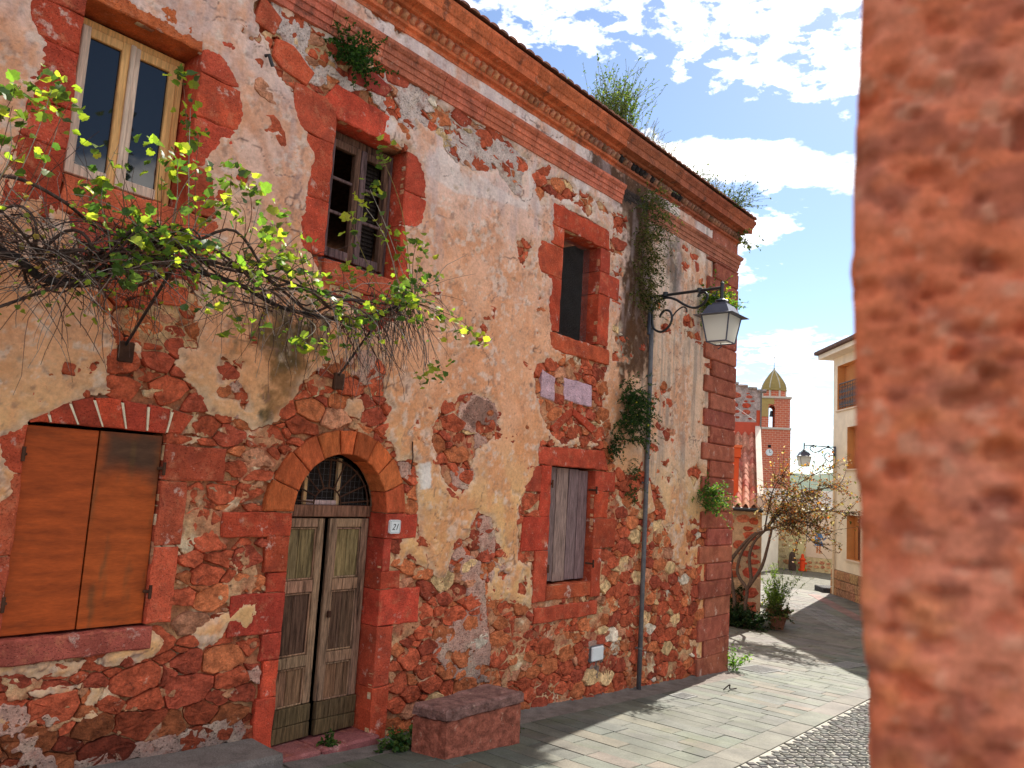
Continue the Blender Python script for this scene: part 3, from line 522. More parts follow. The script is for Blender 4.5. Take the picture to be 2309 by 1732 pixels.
def block(poly, parent, c=RED, y0=-.034, y1=.27, bev=.009, jit=.009, name='stone_block', mat='ashlar', seg=.09):
    P = []
    n = len(poly)
    for i in range(n):
        a = Vector(poly[i]); b = Vector(poly[(i+1) % n]); m = max(1, int((b-a).length/seg))
        for k in range(m):
            p = a.lerp(b, k/m)
            if k or True: p = p+Vector((random.uniform(-jit, jit), random.uniform(-jit, jit)))*(1 if k else .4)
            P.append(p)
    cen = sum(P, Vector((0, 0)))/len(P)
    y0 += random.uniform(-.005, .005)
    m = len(P); V = []
    inner = []
    for i in range(m):
        a, b, c2 = P[i-1], P[i], P[(i+1) % m]
        t = (c2-a); nrm = Vector((-t.y, t.x)); nrm = nrm.normalized() if nrm.length > 1e-9 else Vector((0, 0))
        inner.append(b+nrm*bev*random.uniform(.6, 2.0))
    V += [(p.x, y1, p.y) for p in P]+[(p.x, y0+bev, p.y) for p in P]+[(p.x, y0+random.uniform(0, .002), p.y) for p in inner]
    F = []
    for r in (0, 1): F += [(r*m+i, r*m+(i+1) % m, (r+1)*m+(i+1) % m, (r+1)*m+i) for i in range(m)]
    F.append(tuple(range(2*m, 3*m)))
    DRESSED.append(poly)
    return link(name, mesh(name, V, F, vary(c, .2, .10)), M[mat], parent)
def ccw(p):
    a = sum(p[i][0]*p[(i+1) % len(p)][1]-p[(i+1) % len(p)][0]*p[i][1] for i in range(len(p))); return p if a > 0 else p[::-1]
def rb(u0, u1, z0, z1, parent, **k): return block(rect(u0, u1, z0, z1), parent, **k)

g = .004
# window over the vine, pale pine casements
m = MB(); PY = .22
C1 = (.74, .40, .15); C1b = (.68, .49, .36)
m.bbox(2.07, 2.13, PY, PY+.07, 4.32, 5.62, c=C1b); m.bbox(2.89, 2.95, PY, PY+.07, 4.32, 5.62, c=C1); m.bbox(2.07, 2.95, PY+.001, PY+.069, 5.56, 5.62, c=C1)
m.bbox(2.07, 2.95, PY+.001, PY+.069, 4.32, 4.38, c=C1b)
win1 = m.build('window', M['newwood'], house, label='pale pine casement window above the vine')
for a, b in ((2.135, 2.50), (2.515, 2.885)):
    m = MB(); m.bbox(a, a+.065, PY-.025, PY+.03, 4.385, 5.555, c=C1b); m.bbox(b-.065, b, PY-.025, PY+.03, 4.385, 5.555, c=C1); m.bbox(a+.06, b-.06, PY-.022, PY+.028, 5.48, 5.555, c=C1); m.bbox(a+.06, b-.06, PY-.022, PY+.028, 4.385, 4.47, c=C1b)
    m.build('casement', M['newwood'], win1)
    m = MB(); m.box(a+.06, b-.06, PY+.004, PY+.010, 4.46, 5.49); m.build('pane', M['glass'], win1)
m = MB(); m.bbox(2.495, 2.535, PY-.045, PY-.022, 4.385, 5.555, c=C1b); m.build('cover_strip', M['newwood'], win1)
for q in ((1.70, 2.06-g, 3.95, 4.46), (1.62, 2.06-g, 4.465, 4.76), (1.70, 2.06-g, 4.765, 5.19), (1.62, 2.06-g, 5.195, 5.48), (1.55, 2.06-g, 5.485, 5.95)): rb(*q, win1)
for q in ((2.96+g, 3.30, 4.31, 4.70), (2.96+g, 3.42, 4.705, 5.10), (2.96+g, 3.45, 5.105, 5.48), (2.96+g, 3.40, 5.485, 5.90)): rb(*q, win1)
rb(2.06, 2.96, 5.645, 5.95, win1, c=ORG); rb(2.065, 3.30, 4.02, 4.295, win1, c=RED2); rb(2.065, 3.1, 3.75, 4.015, win1, c=DRED, y0=-.02)
# ruined window with bare sash bars
m = MB(); OW = (.13, .065, .042); OW2 = (.15, .09, .085); PY = .17
m.bbox(4.345, 4.40, PY, PY+.07, 4.29, 5.63, c=OW); m.bbox(5.19, 5.245, PY, PY+.07, 4.29, 5.63, c=OW2); m.bbox(4.39, 5.20, PY+.002, PY+.068, 5.55, 5.63, c=OW); m.bbox(4.39, 5.20, PY+.002, PY+.068, 4.29, 4.35, c=OW2)
win2 = m.build('window', M['oldwood'], house, label='ruined window with bare sash bars and no glass')
for a, b, lean in ((4.41, 4.80, 0), (4.81, 5.185, 0)):
    m = MB()
    m.bbox(a, a+.07, PY-.03, PY+.03, 4.36, 5.54, c=OW2); m.bbox(b-.07, b, PY-.03, PY+.03, 4.36, 5.54, c=OW); m.bbox(a+.06, b-.06, PY-.027, PY+.027, 5.46, 5.54, c=OW); m.bbox(a+.06, b-.06, PY-.027, PY+.027, 4.36, 4.45, c=OW2)
    for zb in (4.80, 5.14): m.bbox(a+.06, b-.06, PY-.012, PY+.018, zb, zb+.03, c=OW2)
    m.build('sash', M['oldwood'], win2)
m = MB(); m.bbox(4.86, 5.15, PY+.10, PY+.13, 4.40, 5.50, c=(.03, .02, .018))
for k in range(24): m.box(4.88, 5.13, PY+.085, PY+.10, 4.45+k*.043, 4.47+k*.043, (.035, .024, .02))
m.build('louvre', M['oldwood'], win2)
for q in ((3.92, 4.34-g, 4.29, 4.80), (4.02, 4.34-g, 4.805, 5.38), (3.86, 4.34-g, 5.385, 5.80)): rb(*q, win2)
for q in ((5.25+g, 5.62, 4.30, 4.86), (5.25+g, 5.66, 4.865, 5.23), (5.25+g, 5.62, 5.235, 5.66)): rb(*q, win2)
block(ccw([(4.18, 5.79), (4.345, 5.645), (5.02, 5.645), (4.98, 5.93), (4.30, 5.98)]), win2, c=RED); rb(4.345, 5.245, 4.05, 4.275, win2, c=RED2); rb(4.40, 5.20, 3.66, 4.045, win2, c=DRED, y0=-.02)
block(ccw([(3.60, 5.93), (3.70, 5.86), (3.98, 5.81), (4.05, 5.97), (3.80, 6.12), (3.62, 6.10)]), win2, c=RED2, y1=.05); block(ccw([(3.40, 6.15), (3.60, 6.12), (3.66, 6.30), (3.44, 6.42)]), win2, c=RED2, y1=.05)
block(ccw([(4.42, 6.07), (4.90, 6.10), (4.98, 6.22), (4.72, 6.30), (4.45, 6.22)]), win2, c=DRED, y1=.05)
# netted window
m = MB()
for k in range(44): m.box(8.08+k*.02, 8.0815+k*.02, .16, .1615, 4.25, 5.63)
for k in range(69): m.box(8.07, 8.95, .158, .1595, 4.25+k*.02, 4.2515+k*.02)
win3 = m.build('window', M['netting'], house, label='dark window opening covered by fine wire netting')
m = MB(); m.bbox(8.08, 8.94, .15, .19, 4.245, 4.29, c=(.2, .12, .08)); m.build('rail', M['oldwood'], win3)
block(ccw([(7.80, 5.645), (9.16, 5.645), (9.13, 5.93), (7.79, 5.93)]), win3)
for q in ((7.80, 8.07-g, 5.385, 5.64), (7.50, 8.07-g, 4.965, 5.38), (7.78, 8.07-g, 4.265, 4.96)): rb(*q, win3)
for q in ((8.95+g, 9.20, 5.305, 5.64), (8.95+g, 9.46, 4.985, 5.30), (8.95+g, 9.24, 4.275, 4.98)): rb(*q, win3)
rb(7.86, 9.28, 4.02, 4.236, win3, c=RED2)
# boarded window
win4 = None
m = MB(); m.bbox(8.085, 9.065, .13, .16, 1.20, 1.30, c=(.2, .14, .11)); m.bbox(8.085, 9.065, .13, .16, 2.28, 2.38, c=(.2, .14, .11))
win4 = m.build('window', M['planks'], house, label='window closed by four weathered grey planks')
x = 8.095
for w in (.235, .265, .215, .225):
    m = MB(); lean = random.uniform(-.006, .006)
    V = []
    for zz in np.linspace(1.075+random.uniform(0, .02), 2.535-random.uniform(0, .02), 9):
        for uu_ in (x+random.uniform(0, .008), x+w-random.uniform(0, .010)): V.append((uu_+lean*(zz-1.8), .085+random.uniform(-.003, .003), zz))
    nq = len(V); V += [(a, .125, c_) for a, b_, c_ in V]
    F = [(2*i, 2*i+1, 2*i+3, 2*i+2) for i in range(8)]+[(2*i, 2*i+2, nq+2*i+2, nq+2*i) for i in range(8)]+[(2*i+1, nq+2*i+1, nq+2*i+3, 2*i+3) for i in range(8)]+[(0, nq, nq+1, 1), (16, 17, nq+17, nq+16)]
    m.add(V, F, vary((.25, .155, .14), .2)); m.build('plank', M['planks'], win4); x += w+.008
for uu_, zz in ((8.07, 2.32), (8.07, 1.27), (9.08, 2.27), (9.08, 1.29)):
    m = MB(); s_ = 1 if uu_ > 8.5 else -1
    m.tube([(uu_-.03*s_, .06, zz), (uu_, -.05, zz)], .014, 6); m.tube([(uu_, -.05, zz-.05), (uu_, -.05, zz+.05)], .013, 6); m.build('hinge', M['rust'], win4)
for q in ((7.54, 7.855, 2.21, 2.525), (7.858, 8.08-g, 1.91, 2.545), (7.53, 8.08-g, 1.49, 1.905), (7.81, 8.08-g, .87, 1.485)): rb(*q, win4)
for q in ((9.07+g, 9.58, 2.265, 2.53), (9.07+g, 9.42, 1.895, 2.26), (9.07+g, 9.62, 1.49, 1.89), (9.07+g, 9.30, .85, 1.485)): rb(*q, win4)
block(ccw([(7.79, 2.555), (9.39, 2.555), (9.26, 2.82), (7.78, 2.77)]), win4); rb(8.085, 9.065, .875, 1.055, win4, c=RED2); rb(7.86, 9.25, .615, .80, win4, c=RED2)
block(ccw([(7.76, 3.39), (8.05, 3.36), (8.035, 3.67), (7.765, 3.73)]), win4, c=(.52, .36, .34), y1=.05, mat='scratch'); block(ccw([(8.26, 3.41), (8.90, 3.385), (8.875, 3.675), (8.235, 3.70)]), win4, c=(.54, .38, .37), y1=.05, mat='scratch')
block(ccw([(7.99, 3.03), (8.09, 2.95), (8.47, 3.24), (8.42, 3.325)]), win4, y1=.05); block(ccw([(8.48, 3.325), (8.47, 3.225), (8.92, 3.035), (9.05, 3.11)]), win4, y1=.05)
# shuttered window with two brown boards
m = MB(); m.bbox(2.06, 2.54, .012, .040, 1.085, 2.50, b=.004, c=(.38, .068, .012)); shut = m.build('shutter', M['plywood'], house, label='pair of orange-brown boards closing the lower window')
bu, bz = np.meshgrid(np.linspace(2.552, 3.018, 24), np.linspace(1.085, 2.50, 70), indexing='ij'); bu = bu.ravel(); bz = bz.ravel()
bc = np.tile(np.array([.39, .075, .013]), (len(bu), 1)); bc = mixc_(bc, (.055, .035, .02), sstep(-.10, .10, sdist([(2.58, 2.52), (3.04, 2.52), (3.04, 2.14), (2.9, 2.17), (2.72, 2.24), (2.6, 2.22)], bu+.1*fbm(bu*9, bz*9, 5), bz+.1*fbm(bu*9, bz*9, 6)))*.9); bc = mixc_(bc, (.12, .06, .02), sstep(.1, .3, fbm(bu*16, bz*3, 8))*.6)
nb_ = len(bu); V = [(a, .014, b) for a, b in zip(bu, bz)]+[(2.552, .04, 1.085), (3.018, .04, 1.085), (3.018, .04, 2.5), (2.552, .04, 2.5)]
F = [(i*70+j, (i+1)*70+j, (i+1)*70+j+1, i*70+j+1) for i in range(23) for j in range(69)]+[(0, nb_, nb_+1, 23*70), (23*70, nb_+1, nb_+2, nb_-1), (nb_-1, nb_+2, nb_+3, 69), (69, nb_+3, nb_, 0)]
link('shutter_board', mesh('shutter_board', V, F, np.concatenate([bc, bc[:4]])), M['plywood'], shut)
for uu_, zz in ((2.045, 2.30), (2.045, 1.30), (3.035, 2.25), (3.035, 1.32)):
    m = MB(); s_ = 1 if uu_ > 2.5 else -1
    m.tube([(uu_-.03*s_, .01, zz), (uu_+.004*s_, -.03, zz)], .012, 6); m.tube([(uu_, -.035, zz-.05), (uu_, -.035, zz+.05)], .013, 6); m.build('hinge', M['rust'], shut)
arch = [(2.05, 2.525), (2.17, 2.60), (2.30, 2.69), (2.46, 2.735), (2.66, 2.74), (2.86, 2.73), (3.05, 2.71), (3.24, 2.68)]
foot = [2.055, 2.19, 2.37, 2.54, 2.71, 2.87, 3.025, 3.15]
for i in range(7): block(ccw([(foot[i]+.006, 2.526), (foot[i+1]-.006, 2.526), (arch[i+1][0]-.008, arch[i+1][1]), (arch[i][0]+.008, arch[i][1])]), shut, c=RED, y1=.2)
for q in ((3.03, 3.55, 2.165, 2.44), (3.03, 3.24, 1.665, 2.155), (3.03, 3.23, 1.08, 1.655)): rb(*q, shut, c=vary(RED2))
for q in ((1.75, 2.05, 2.17, 2.50), (1.60, 2.05, 1.62, 2.165), (1.72, 2.05, 1.08, 1.615)): rb(*q, shut, c=vary(RED2))
rb(1.60, 3.08, .90, 1.065, shut, c=(.33, .085, .06), y0=-.05)
for i in range(1, 7):
    m = MB(); m.prism(ccw([(foot[i]-.005, 2.53), (foot[i]+.006, 2.53), (arch[i][0]+.010, arch[i][1]-.02), (arch[i][0]-.009, arch[i][1]-.02)]), -.037, 0, (.80, .66, .46)); m.build('pointing', M['plaster'], shut)

# door
m = MB(); DW = (.31, .175, .105)
m.bbox(4.26, 5.34, .19, .27, 1.875, 1.985, c=(.22, .10, .06)); door = m.build('door', M['oldwood'], house, label='weathered panelled double door under a round arch')
def leaf_door(a, b, rot, hinge):
    T = Matrix.Translation((hinge, .22, 0)) @ Matrix.Rotation(rot, 4, 'Z') @ Matrix.Translation((-hinge, -.22, 0))
    m = MB(); z0, z1 = -.14, 1.86; s_ = .085
    for q in ((a, a+s_), (b-s_, b)): m.bbox(q[0], q[1], .20, .245, z0+.30, z1, c=vary(DW), M=T)
    for q in ((1.775, 1.86), (1.175, 1.285), (.50, .60)): m.bbox(a+s_-.002, b-s_+.002, .2005, .2445, *q, c=vary(DW), M=T)
    lf = m.build('door_leaf', M['oldwood'], door)
    for zz0, zz1, cc in ((1.29, 1.77, (.24, .165, .075)), (.605, 1.17, (.12, .066, .04)), (.155, .495, (.23, .125, .068))):
        n = 2 if b-a > .5 else 2; w = (b-a-2*s_)/n
        for k in range(n):
            m = MB(); m.bbox(a+s_+k*w+.002, a+s_+(k+1)*w-.002, .228, .240, zz0-.01, zz1+.01, b=.003, c=vary(cc, .2), M=T); m.build('panel', M['oldwood'], lf)
        m = MB()
        for q in ((a+s_, a+s_+.018, zz0, zz1), (b-s_-.018, b-s_, zz0, zz1), (a+s_, b-s_, zz0, zz0+.016), (a+s_, b-s_, zz1-.016, zz1)): m.bbox(q[0], q[1], .212, .226, q[2], q[3], b=.005, c=vary(DW), M=T)
        m.build('moulding', M['oldwood'], lf)
    for q in ((z0, z0+.135), (z0+.142, z0+.295)):
        m = MB(); m.bbox(a-.002, b+.002, .185, .225, *q, b=.005, c=vary((.13, .085, .04)), M=T, jit=.003); m.build('kick_board', M['oldwood'], lf)
    return lf
leaf_door(4.265, 4.815, R(3), 4.265); lf2 = leaf_door(4.862, 5.335, R(-1.2), 5.335)
m = MB(); m.bbox(4.90, 4.935, .165, .20, .93, .99, c=(.02, .02, .02)); m.build('lock', M['rust'], lf2)
m = MB(); m.prism([(AC[0]+.54*math.cos(a), AC[1]+.05+.49*math.sin(a)) for a in np.linspace(0, math.pi, 20)], .30, .32); fan = m.build('fanlight', M['dark'], door)
m = MB(); m.bbox(4.545, 4.585, .24, .28, 1.985, 2.38, c=(.62, .36, .16)); m.bbox(4.925, 4.97, .24, .28, 1.985, 2.44, c=(.60, .38, .2)); m.bbox(4.58, 4.93, .235, .29, 1.985, 2.03, c=(.55, .36, .32)); m.build('mullion', M['newwood'], fan)
m = MB(); c0 = (4.80, .205, 2.0)
m.tube([(c0[0]+.16*math.cos(a), .205, 1.99+.16*math.sin(a)) for a in np.linspace(0, math.pi, 14)], .008, 5)
m.tube([(c0[0]+.50*math.cos(a), .205, 1.98+.44*math.sin(a)) for a in np.linspace(0, math.pi, 22)], .009, 5)
for a in np.linspace(.12, math.pi-.12, 9): m.tube([(c0[0]+.16*math.cos(a), .20, 1.99+.16*math.sin(a)), (c0[0]+.515*math.cos(a), .20, 1.98+.455*math.sin(a))], .008, 5)
m.build('grille', M['rust'], fan)
m = MB()
for k in range(19):
    uu_ = 4.30+k*.055; hh = math.sqrt(max(0, .52**2-(uu_-4.8)**2)); m.box(uu_, uu_+.0015, .218, .2195, 1.99, 1.95+hh)
for k in range(9):
    zz = 2.0+k*.055; hh = math.sqrt(max(0, .52**2-(zz-1.95)**2)); m.box(4.8-hh, 4.8+hh, .2165, .218, zz, zz+.0015)
m.build('wire_mesh', M['netting'], fan)
angs = [0, 22, 43, 63, 83, 98, 118, 139, 160, 180]; ro = [.80, .80, .79, .78, .77, .77, .79, .82, .84, .82]
for i in range(9):
    a0, a1 = R(angs[i]+.5), R(angs[i+1]-.5); pts = []
    for a in np.linspace(a0, a1, 4): pts.append((AC[0]+(AC[2]+.004)*math.cos(a), AC[1]+(AC[2]+.004)*math.sin(a)))
    out = [(AC[0]+ro[i]*math.cos(a), AC[1]+ro[i]*math.sin(a)) for a in np.linspace(a1, a0, 4)]
    block(ccw(pts+out), door, c=vary(ORG if i not in (2, 3) else (.52, .10, .035)), y0=-.045, y1=.19, mat='tooled', name='voussoir')
for q in ((3.58, 4.25, 1.72, 1.922), (4.02, 4.25, 1.41, 1.715), (4.06, 4.25, 1.24, 1.405), (3.73, 4.25, .90, 1.235), (4.06, 4.25, .67, .895), (4.10, 4.25, .36, .665), (4.06, 4.25, -.20, .355)): rb(*q, door, c=vary(RED))
for q in ((5.35, 5.78, 1.68, 1.922), (5.35, 5.45, 1.36, 1.675), (5.35, 5.60, 1.185, 1.355), (5.35, 5.90, .83, 1.18), (5.35, 5.56, .26, .825), (5.35, 5.56, -.26, .255)): rb(*q, door, c=vary(RED))
m = MB(); m.bbox(4.17, 4.72, -.13, .30, -.42, -.150, b=.02, c=(.30, .11, .10), jit=.008); m.build('doorstep', M['ashlar'], door)
m = MB(); m.bbox(4.725, 5.40, -.135, .30, -.42, -.158, b=.02, c=(.28, .095, .09), jit=.008); m.build('doorstep', M['ashlar'], door)
# quoins
for i, (z0, z1, ul) in enumerate(QZ):
    m = MB(); rust = z0 >= .57
    c = vary((.36, .095, .06) if i % 3 else (.40, .12, .07), .12)
    yd = .30 if ul > 12.4 else .55
    pr = .055 if rust else .035
    m.bbox(ul+.004, UR+pr, -pr-.02, yd, z0+.003, z1-.003, b=.022 if rust else .008, c=c, jit=.003); m.build('quoin', M['ashlar'], house)
m = MB(); m.bbox(12.40, UR+.03, -.05, .3, 6.705, 6.888, b=.006, c=(.42, .13, .08)); m.build('frieze_block', M['ashlar'], house)
# string course and cornice, cut into stones
sp = [(-.02, 6.405), (-.055, 6.41), (-.06, 6.47), (-.072, 6.475), (-.074, 6.535), (-.088, 6.54), (-.09, 6.60), (-.105, 6.61), (-.125, 6.64), (-.128, 6.675), (-.02, 6.70)]
m = MB(); m.box(-4, UR, -.015, .3, 6.40, 6.705, (.3, .12, .08)); strc = m.build('string_course', M['cornice'], house)
x = -4.0
while x < UR-.05:
    w = min(random.uniform(.62, .95), UR-x)
    if UR-x-w < .3: w = UR-x
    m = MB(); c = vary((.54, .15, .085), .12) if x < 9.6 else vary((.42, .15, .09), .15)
    if 9.2 < x+w/2 < 10.1: p_ = [(-.02+(y+.02)*.35, zz) for y, zz in sp]; c = (.05, .035, .03)
    else: p_ = sp
    last = x+w >= UR-.01
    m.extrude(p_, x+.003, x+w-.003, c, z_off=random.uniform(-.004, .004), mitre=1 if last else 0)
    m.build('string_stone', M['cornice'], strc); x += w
cp = [(.02, 6.89), (-.045, 6.89), (-.05, 6.93), (-.085, 6.945), (-.09, 6.975), (-.072, 6.985), (-.075, 7.105), (-.12, 7.115), (-.135, 7.14), (-.235, 7.155), (-.238, 7.25), (-.25, 7.262), (-.265, 7.30), (-.29, 7.345), (-.292, 7.385), (.02, 7.42)]
m = MB(); m.box(-4, UR, .0, .35, 6.88, 7.41, (.3, .13, .08)); corn = m.build('cornice', M['cornice'], house)
x = -4.0
while x < UR-.05:
    w = min(random.uniform(.75, 1.1), UR-x)
    if UR-x-w < .4: w = UR-x
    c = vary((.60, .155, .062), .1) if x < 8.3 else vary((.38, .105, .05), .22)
    m = MB(); last = x+w >= UR-.01
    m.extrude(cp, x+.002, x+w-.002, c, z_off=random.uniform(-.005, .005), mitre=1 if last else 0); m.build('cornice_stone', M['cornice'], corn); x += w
# scroll-shaped dentils
S = []
for t in np.linspace(0, 1, 7): S.append((.018*math.sin((t-.5)*2*math.pi), -.002-.036*math.sin(math.pi*min(1, t*1.15)), 6.985+.115*t))
x = 3.9
while x < UR+.02:
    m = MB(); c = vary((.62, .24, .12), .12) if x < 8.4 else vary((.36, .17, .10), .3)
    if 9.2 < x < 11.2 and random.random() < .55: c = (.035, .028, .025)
    V = []; F = []
    for k, (dx, dy, zz) in enumerate(S):
        for uu_, yy in ((-.03, -.07), (-.026, -.092+dy), (.026, -.092+dy), (.03, -.07)): V.append((x+uu_+dx, yy, zz))
    for k in range(6):
        for q in range(3): F.append((4*k+q, 4*k+q+1, 4*k+q+5, 4*k+q+4))
    F += [(3, 2, 1, 0), (24, 25, 26, 27)]
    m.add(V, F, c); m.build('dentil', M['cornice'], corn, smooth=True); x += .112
# roof edge tiles, roof, back and side walls, so the house is solid
m = MB(); m.add([(-4, -.30, 7.43), (UR+.30, -.30, 7.43), (UR-3, 4.5, 9.2), (-4, 4.5, 9.2)], [(0, 1, 2, 3)], (.30, .13, .08)); m.add([(UR+.30, -.30, 7.43), (UR+.30, 9.3, 7.43), (UR-3, 4.5, 9.2)], [(0, 1, 2)], (.3, .13, .08))
m.add([(-4, 9.3, 7.43), (-4, 4.5, 9.2), (UR-3, 4.5, 9.2), (UR+.3, 9.3, 7.43)], [(0, 1, 2, 3)], (.3, .13, .08)); m.add([(-4, -.3, 7.43), (-4, 4.5, 9.2), (-4, 9.3, 7.43)], [(0, 1, 2)], (.3, .13, .08))
roof = m.build('roof', M['tile'], house)
x = -3.9
while x < UR+.28:
    m = MB(); n = 7; V = []; cc = vary((.30, .13, .085), .25); rad = .075
    for yy, rs in ((-.318, 1), (.12, .85)):
        for k in range(n):
            a = math.pi*k/(n-1); V.append((x+rad*rs*math.cos(a), yy, 7.415+(yy+.34)*.33+.032*rs*math.sin(a)))
    m.add(V, [(k, k+1, n+k+1, n+k) for k in range(n-1)]+[tuple(range(n))[::-1]], cc); m.build('roof_tile', M['tile'], roof); x += .165
m = MB(); m.box(UR-.12, UR-.01, .05, 9, -1.2, 7.4, (.55, .40, .28)); m.box(-4, UR-.12, 8.9, 9, -1, 7.4, (.55, .4, .28)); m.box(-4.1, -4, 0.02, 9, -.5, 7.4, (.55, .4, .28)); m.box(-3.99, UR-.13, .3, 8.9, 3.0, 3.1, (.2, .15, .1)); m.build('rear_wall', M['plaster'], house)

# ---------------------------------------------------------------- rubble stones
def rubble(n_try, lo, hi, rmin, rmax, keep, seed, asp=1.55):
    rg = random.Random(seed); pts = []; cell = .25; grid = {}
    for t in range(n_try):
        f = t/n_try; r = rmax*(1-f)**1.1+rmin*f; r *= rg.uniform(.8, 1.15)
        u_, z_ = rg.uniform(lo[0], hi[0]), rg.uniform(lo[1], hi[1])
        if not keep(u_, z_): continue
        X_, Y_ = u_/asp, z_; key = (int(X_//cell), int(Y_//cell)); ok = True
        for a in range(-2, 3):
            for b in range(-2, 3):
                for q in grid.get((key[0]+a, key[1]+b), ()):
                    if (q[0]-X_)**2+(q[1]-Y_)**2 < ((q[2]+r)*.86)**2: ok = False; break
                if not ok: break
            if not ok: break
        if ok: grid.setdefault(key, []).append((X_, Y_, r)); pts.append((X_, Y_, r))
    P = np.array(pts); cells = []
    for i in range(len(P)):
        d2 = (P[:, 0]-P[i, 0])**2+(P[:, 1]-P[i, 1])**2; nb = np.argsort(d2)[1:26]
        x, y, r = P[i]; B = r*2.3
        poly = [(x-B, y-B), (x+B, y-B), (x+B, y+B), (x-B, y+B)]
        for j in nb:
            dx, dy = P[j, 0]-x, P[j, 1]-y; D = dx*dx+dy*dy
            t = .5+(r*r-P[j, 2]**2)/(2*D); gap = .0035/math.sqrt(D)
            lim = (t-gap)*D; out = []
            for k in range(len(poly)):
                a, b = poly[k], poly[(k+1) % len(poly)]
                da = (a[0]-x)*dx+(a[1]-y)*dy-lim; db = (b[0]-x)*dx+(b[1]-y)*dy-lim
                if da <= 0: out.append(a)
                if (da < 0) != (db < 0): s = da/(da-db); out.append((a[0]+(b[0]-a[0])*s, a[1]+(b[1]-a[1])*s))
            poly = out
            if len(poly) < 3: break
        if len(poly) >= 3: cells.append((x*asp, y, r, [(a*asp, b) for a, b in poly]))
    return cells
dr = [np.array(p) for p in DRESSED]
dmask = np.full(U.shape, -.5)
for p in DRESSED: dmask = np.maximum(dmask, sdist(p, U, Z, .2))
vis = (phi < .05) & (phi2 < .03) & (opn < .0) & (dmask < .01)
def keep(u_, z_):
    if u_ < -3.8: return False
    for z0, z1, ul in QZ:
        if z0 <= z_ < z1 and u_ > ul-.04: return False
    if u_ > 12.45 or z_ > 6.38: return False
    return bool(at(dmask, np.array([u_]), np.array([z_]))[0] < -.03 and at(opn, np.array([u_]), np.array([z_]))[0] < -.03 and at(phi, np.array([u_]), np.array([z_]))[0] < .10)
cells = rubble(60000, (.5, -.9), (12.5, 6.38), .024, .100, keep, 5, 1.75)
def stone_mesh(cell, mb, rg):
    u_, z_, r, poly = cell
    P = [Vector(p) for p in poly]
    bad = np.maximum(dmask, opn)
    for i, p in enumerate(P):                 # keep clear of dressed blocks and openings
        t = 1.0
        while t > .3 and at(bad, np.array([u_+(p.x-u_)*t]), np.array([z_+(p.y-z_)*t]))[0] > -.006: t -= .06
        P[i] = Vector((u_+(p.x-u_)*t, z_+(p.y-z_)*t))
    for it in range(1):                       # cut the corners
        Qn = []
        for i in range(len(P)):
            a, b = P[i], P[(i+1) % len(P)]; f = rg.uniform(.10, .20)
            Qn += [a.lerp(b, f), a.lerp(b, 1-f)]
        P = [p for k, p in enumerate(Qn) if k == 0 or (p-Qn[k-1]).length > .006]
    Qn = []
    for i in range(len(P)):                   # break the straight edges up
        a, b = P[i], P[(i+1) % len(P)]; k = max(1, int((b-a).length/.045))
        Qn += [a.lerp(b, j/k) for j in range(k)]
    pu = np.array([p.x for p in Qn]); pz = np.array([p.y for p in Qn]); du = .05*fbm(pu*9, pz*9, 701, 3); dz = .05*fbm(pu*9, pz*9, 711, 3)
    P = [Vector((pu[i]+du[i], pz[i]+dz[i])) for i in range(len(Qn))]
    P = [p if at(bad, np.array([p.x]), np.array([p.y]))[0] < .0 else Vector((pu[i], pz[i])) for i, p in enumerate(P)]
    c = sum(P, Vector((0, 0)))/len(P)
    jt = min(.007, r*.08); P = [p+Vector((rg.uniform(-jt, jt), rg.uniform(-jt, jt))) for p in P]
    h = rg.uniform(.002, .036); tx, tz = rg.uniform(-.22, .22), rg.uniform(-.25, .25)
    V = []; n = len(P)
    for sc, y in ((1.02, .03), (.985, -h*.4), (.90, -h*.9), (.5, -h)):
        for p in P:
            q = c+(p-c)*sc; yy = y
            if sc < .95: yy += tx*(q.x-c.x)*.5+tz*(q.y-c.y)*.5+rg.uniform(-.006, .006)
            V.append((q.x, yy, q.y))
    V.append((c.x, -h+rg.uniform(-.004, .003), c.y))
    F = []
    for k in range(3): F += [(k*n+i, k*n+(i+1) % n, (k+1)*n+(i+1) % n, (k+1)*n+i) for i in range(n)]
    F += [(3*n+i, 3*n+(i+1) % n, 4*n) for i in range(n)]
    t = rg.random()
    light = .035*(u_ > 4.5)+.13*(u_ > 9.2 and z_ < 1.8)
    if t < light: cc = (.70, .45, .22) if rg.random() < .8 else (.70, .56, .42)
    elif t < light+.05: cc = (.52, .22, .12)
    elif t < light+.30: cc = (.52, .15, .058)
    elif t < light+.48: cc = (.36, .07, .036)
    else: cc = (.47, .095, .042)
    k = rg.uniform(.78, 1.22)
    if u_ < 4.3 and z_ < .42+.25*float(fbm(np.array([u_*1.5]), np.array([z_]), 71)[0]): k *= .5      # splashed grime
    cc = tuple(x*k for x in cc)
    mb.add(V, F, cc)
rg = random.Random(21)
vc = []
for c in cells:
    pu = np.array([p[0] for p in c[3]]+[c[0]]); pz = np.array([p[1] for p in c[3]]+[c[1]])
    if (at(vis.astype(float), pu, pz) > 0).any():
        d = math.hypot(c[0], 6); A_ = c[2]**2/(d*d)*6/d; vc.append((A_ if c[0] > 1.3 else 0, c))
vc.sort(key=lambda q: -q[0])
for A_, c in vc[:300]:
    mb = MB(); stone_mesh(c, mb, rg); mb.build('stone', M['stone'], wall)
mb = MB()
for A_, c in vc[300:]: stone_mesh(c, mb, rg)
if mb.v: mb.build('small_stones', M['stone'], wall, kind='stuff')

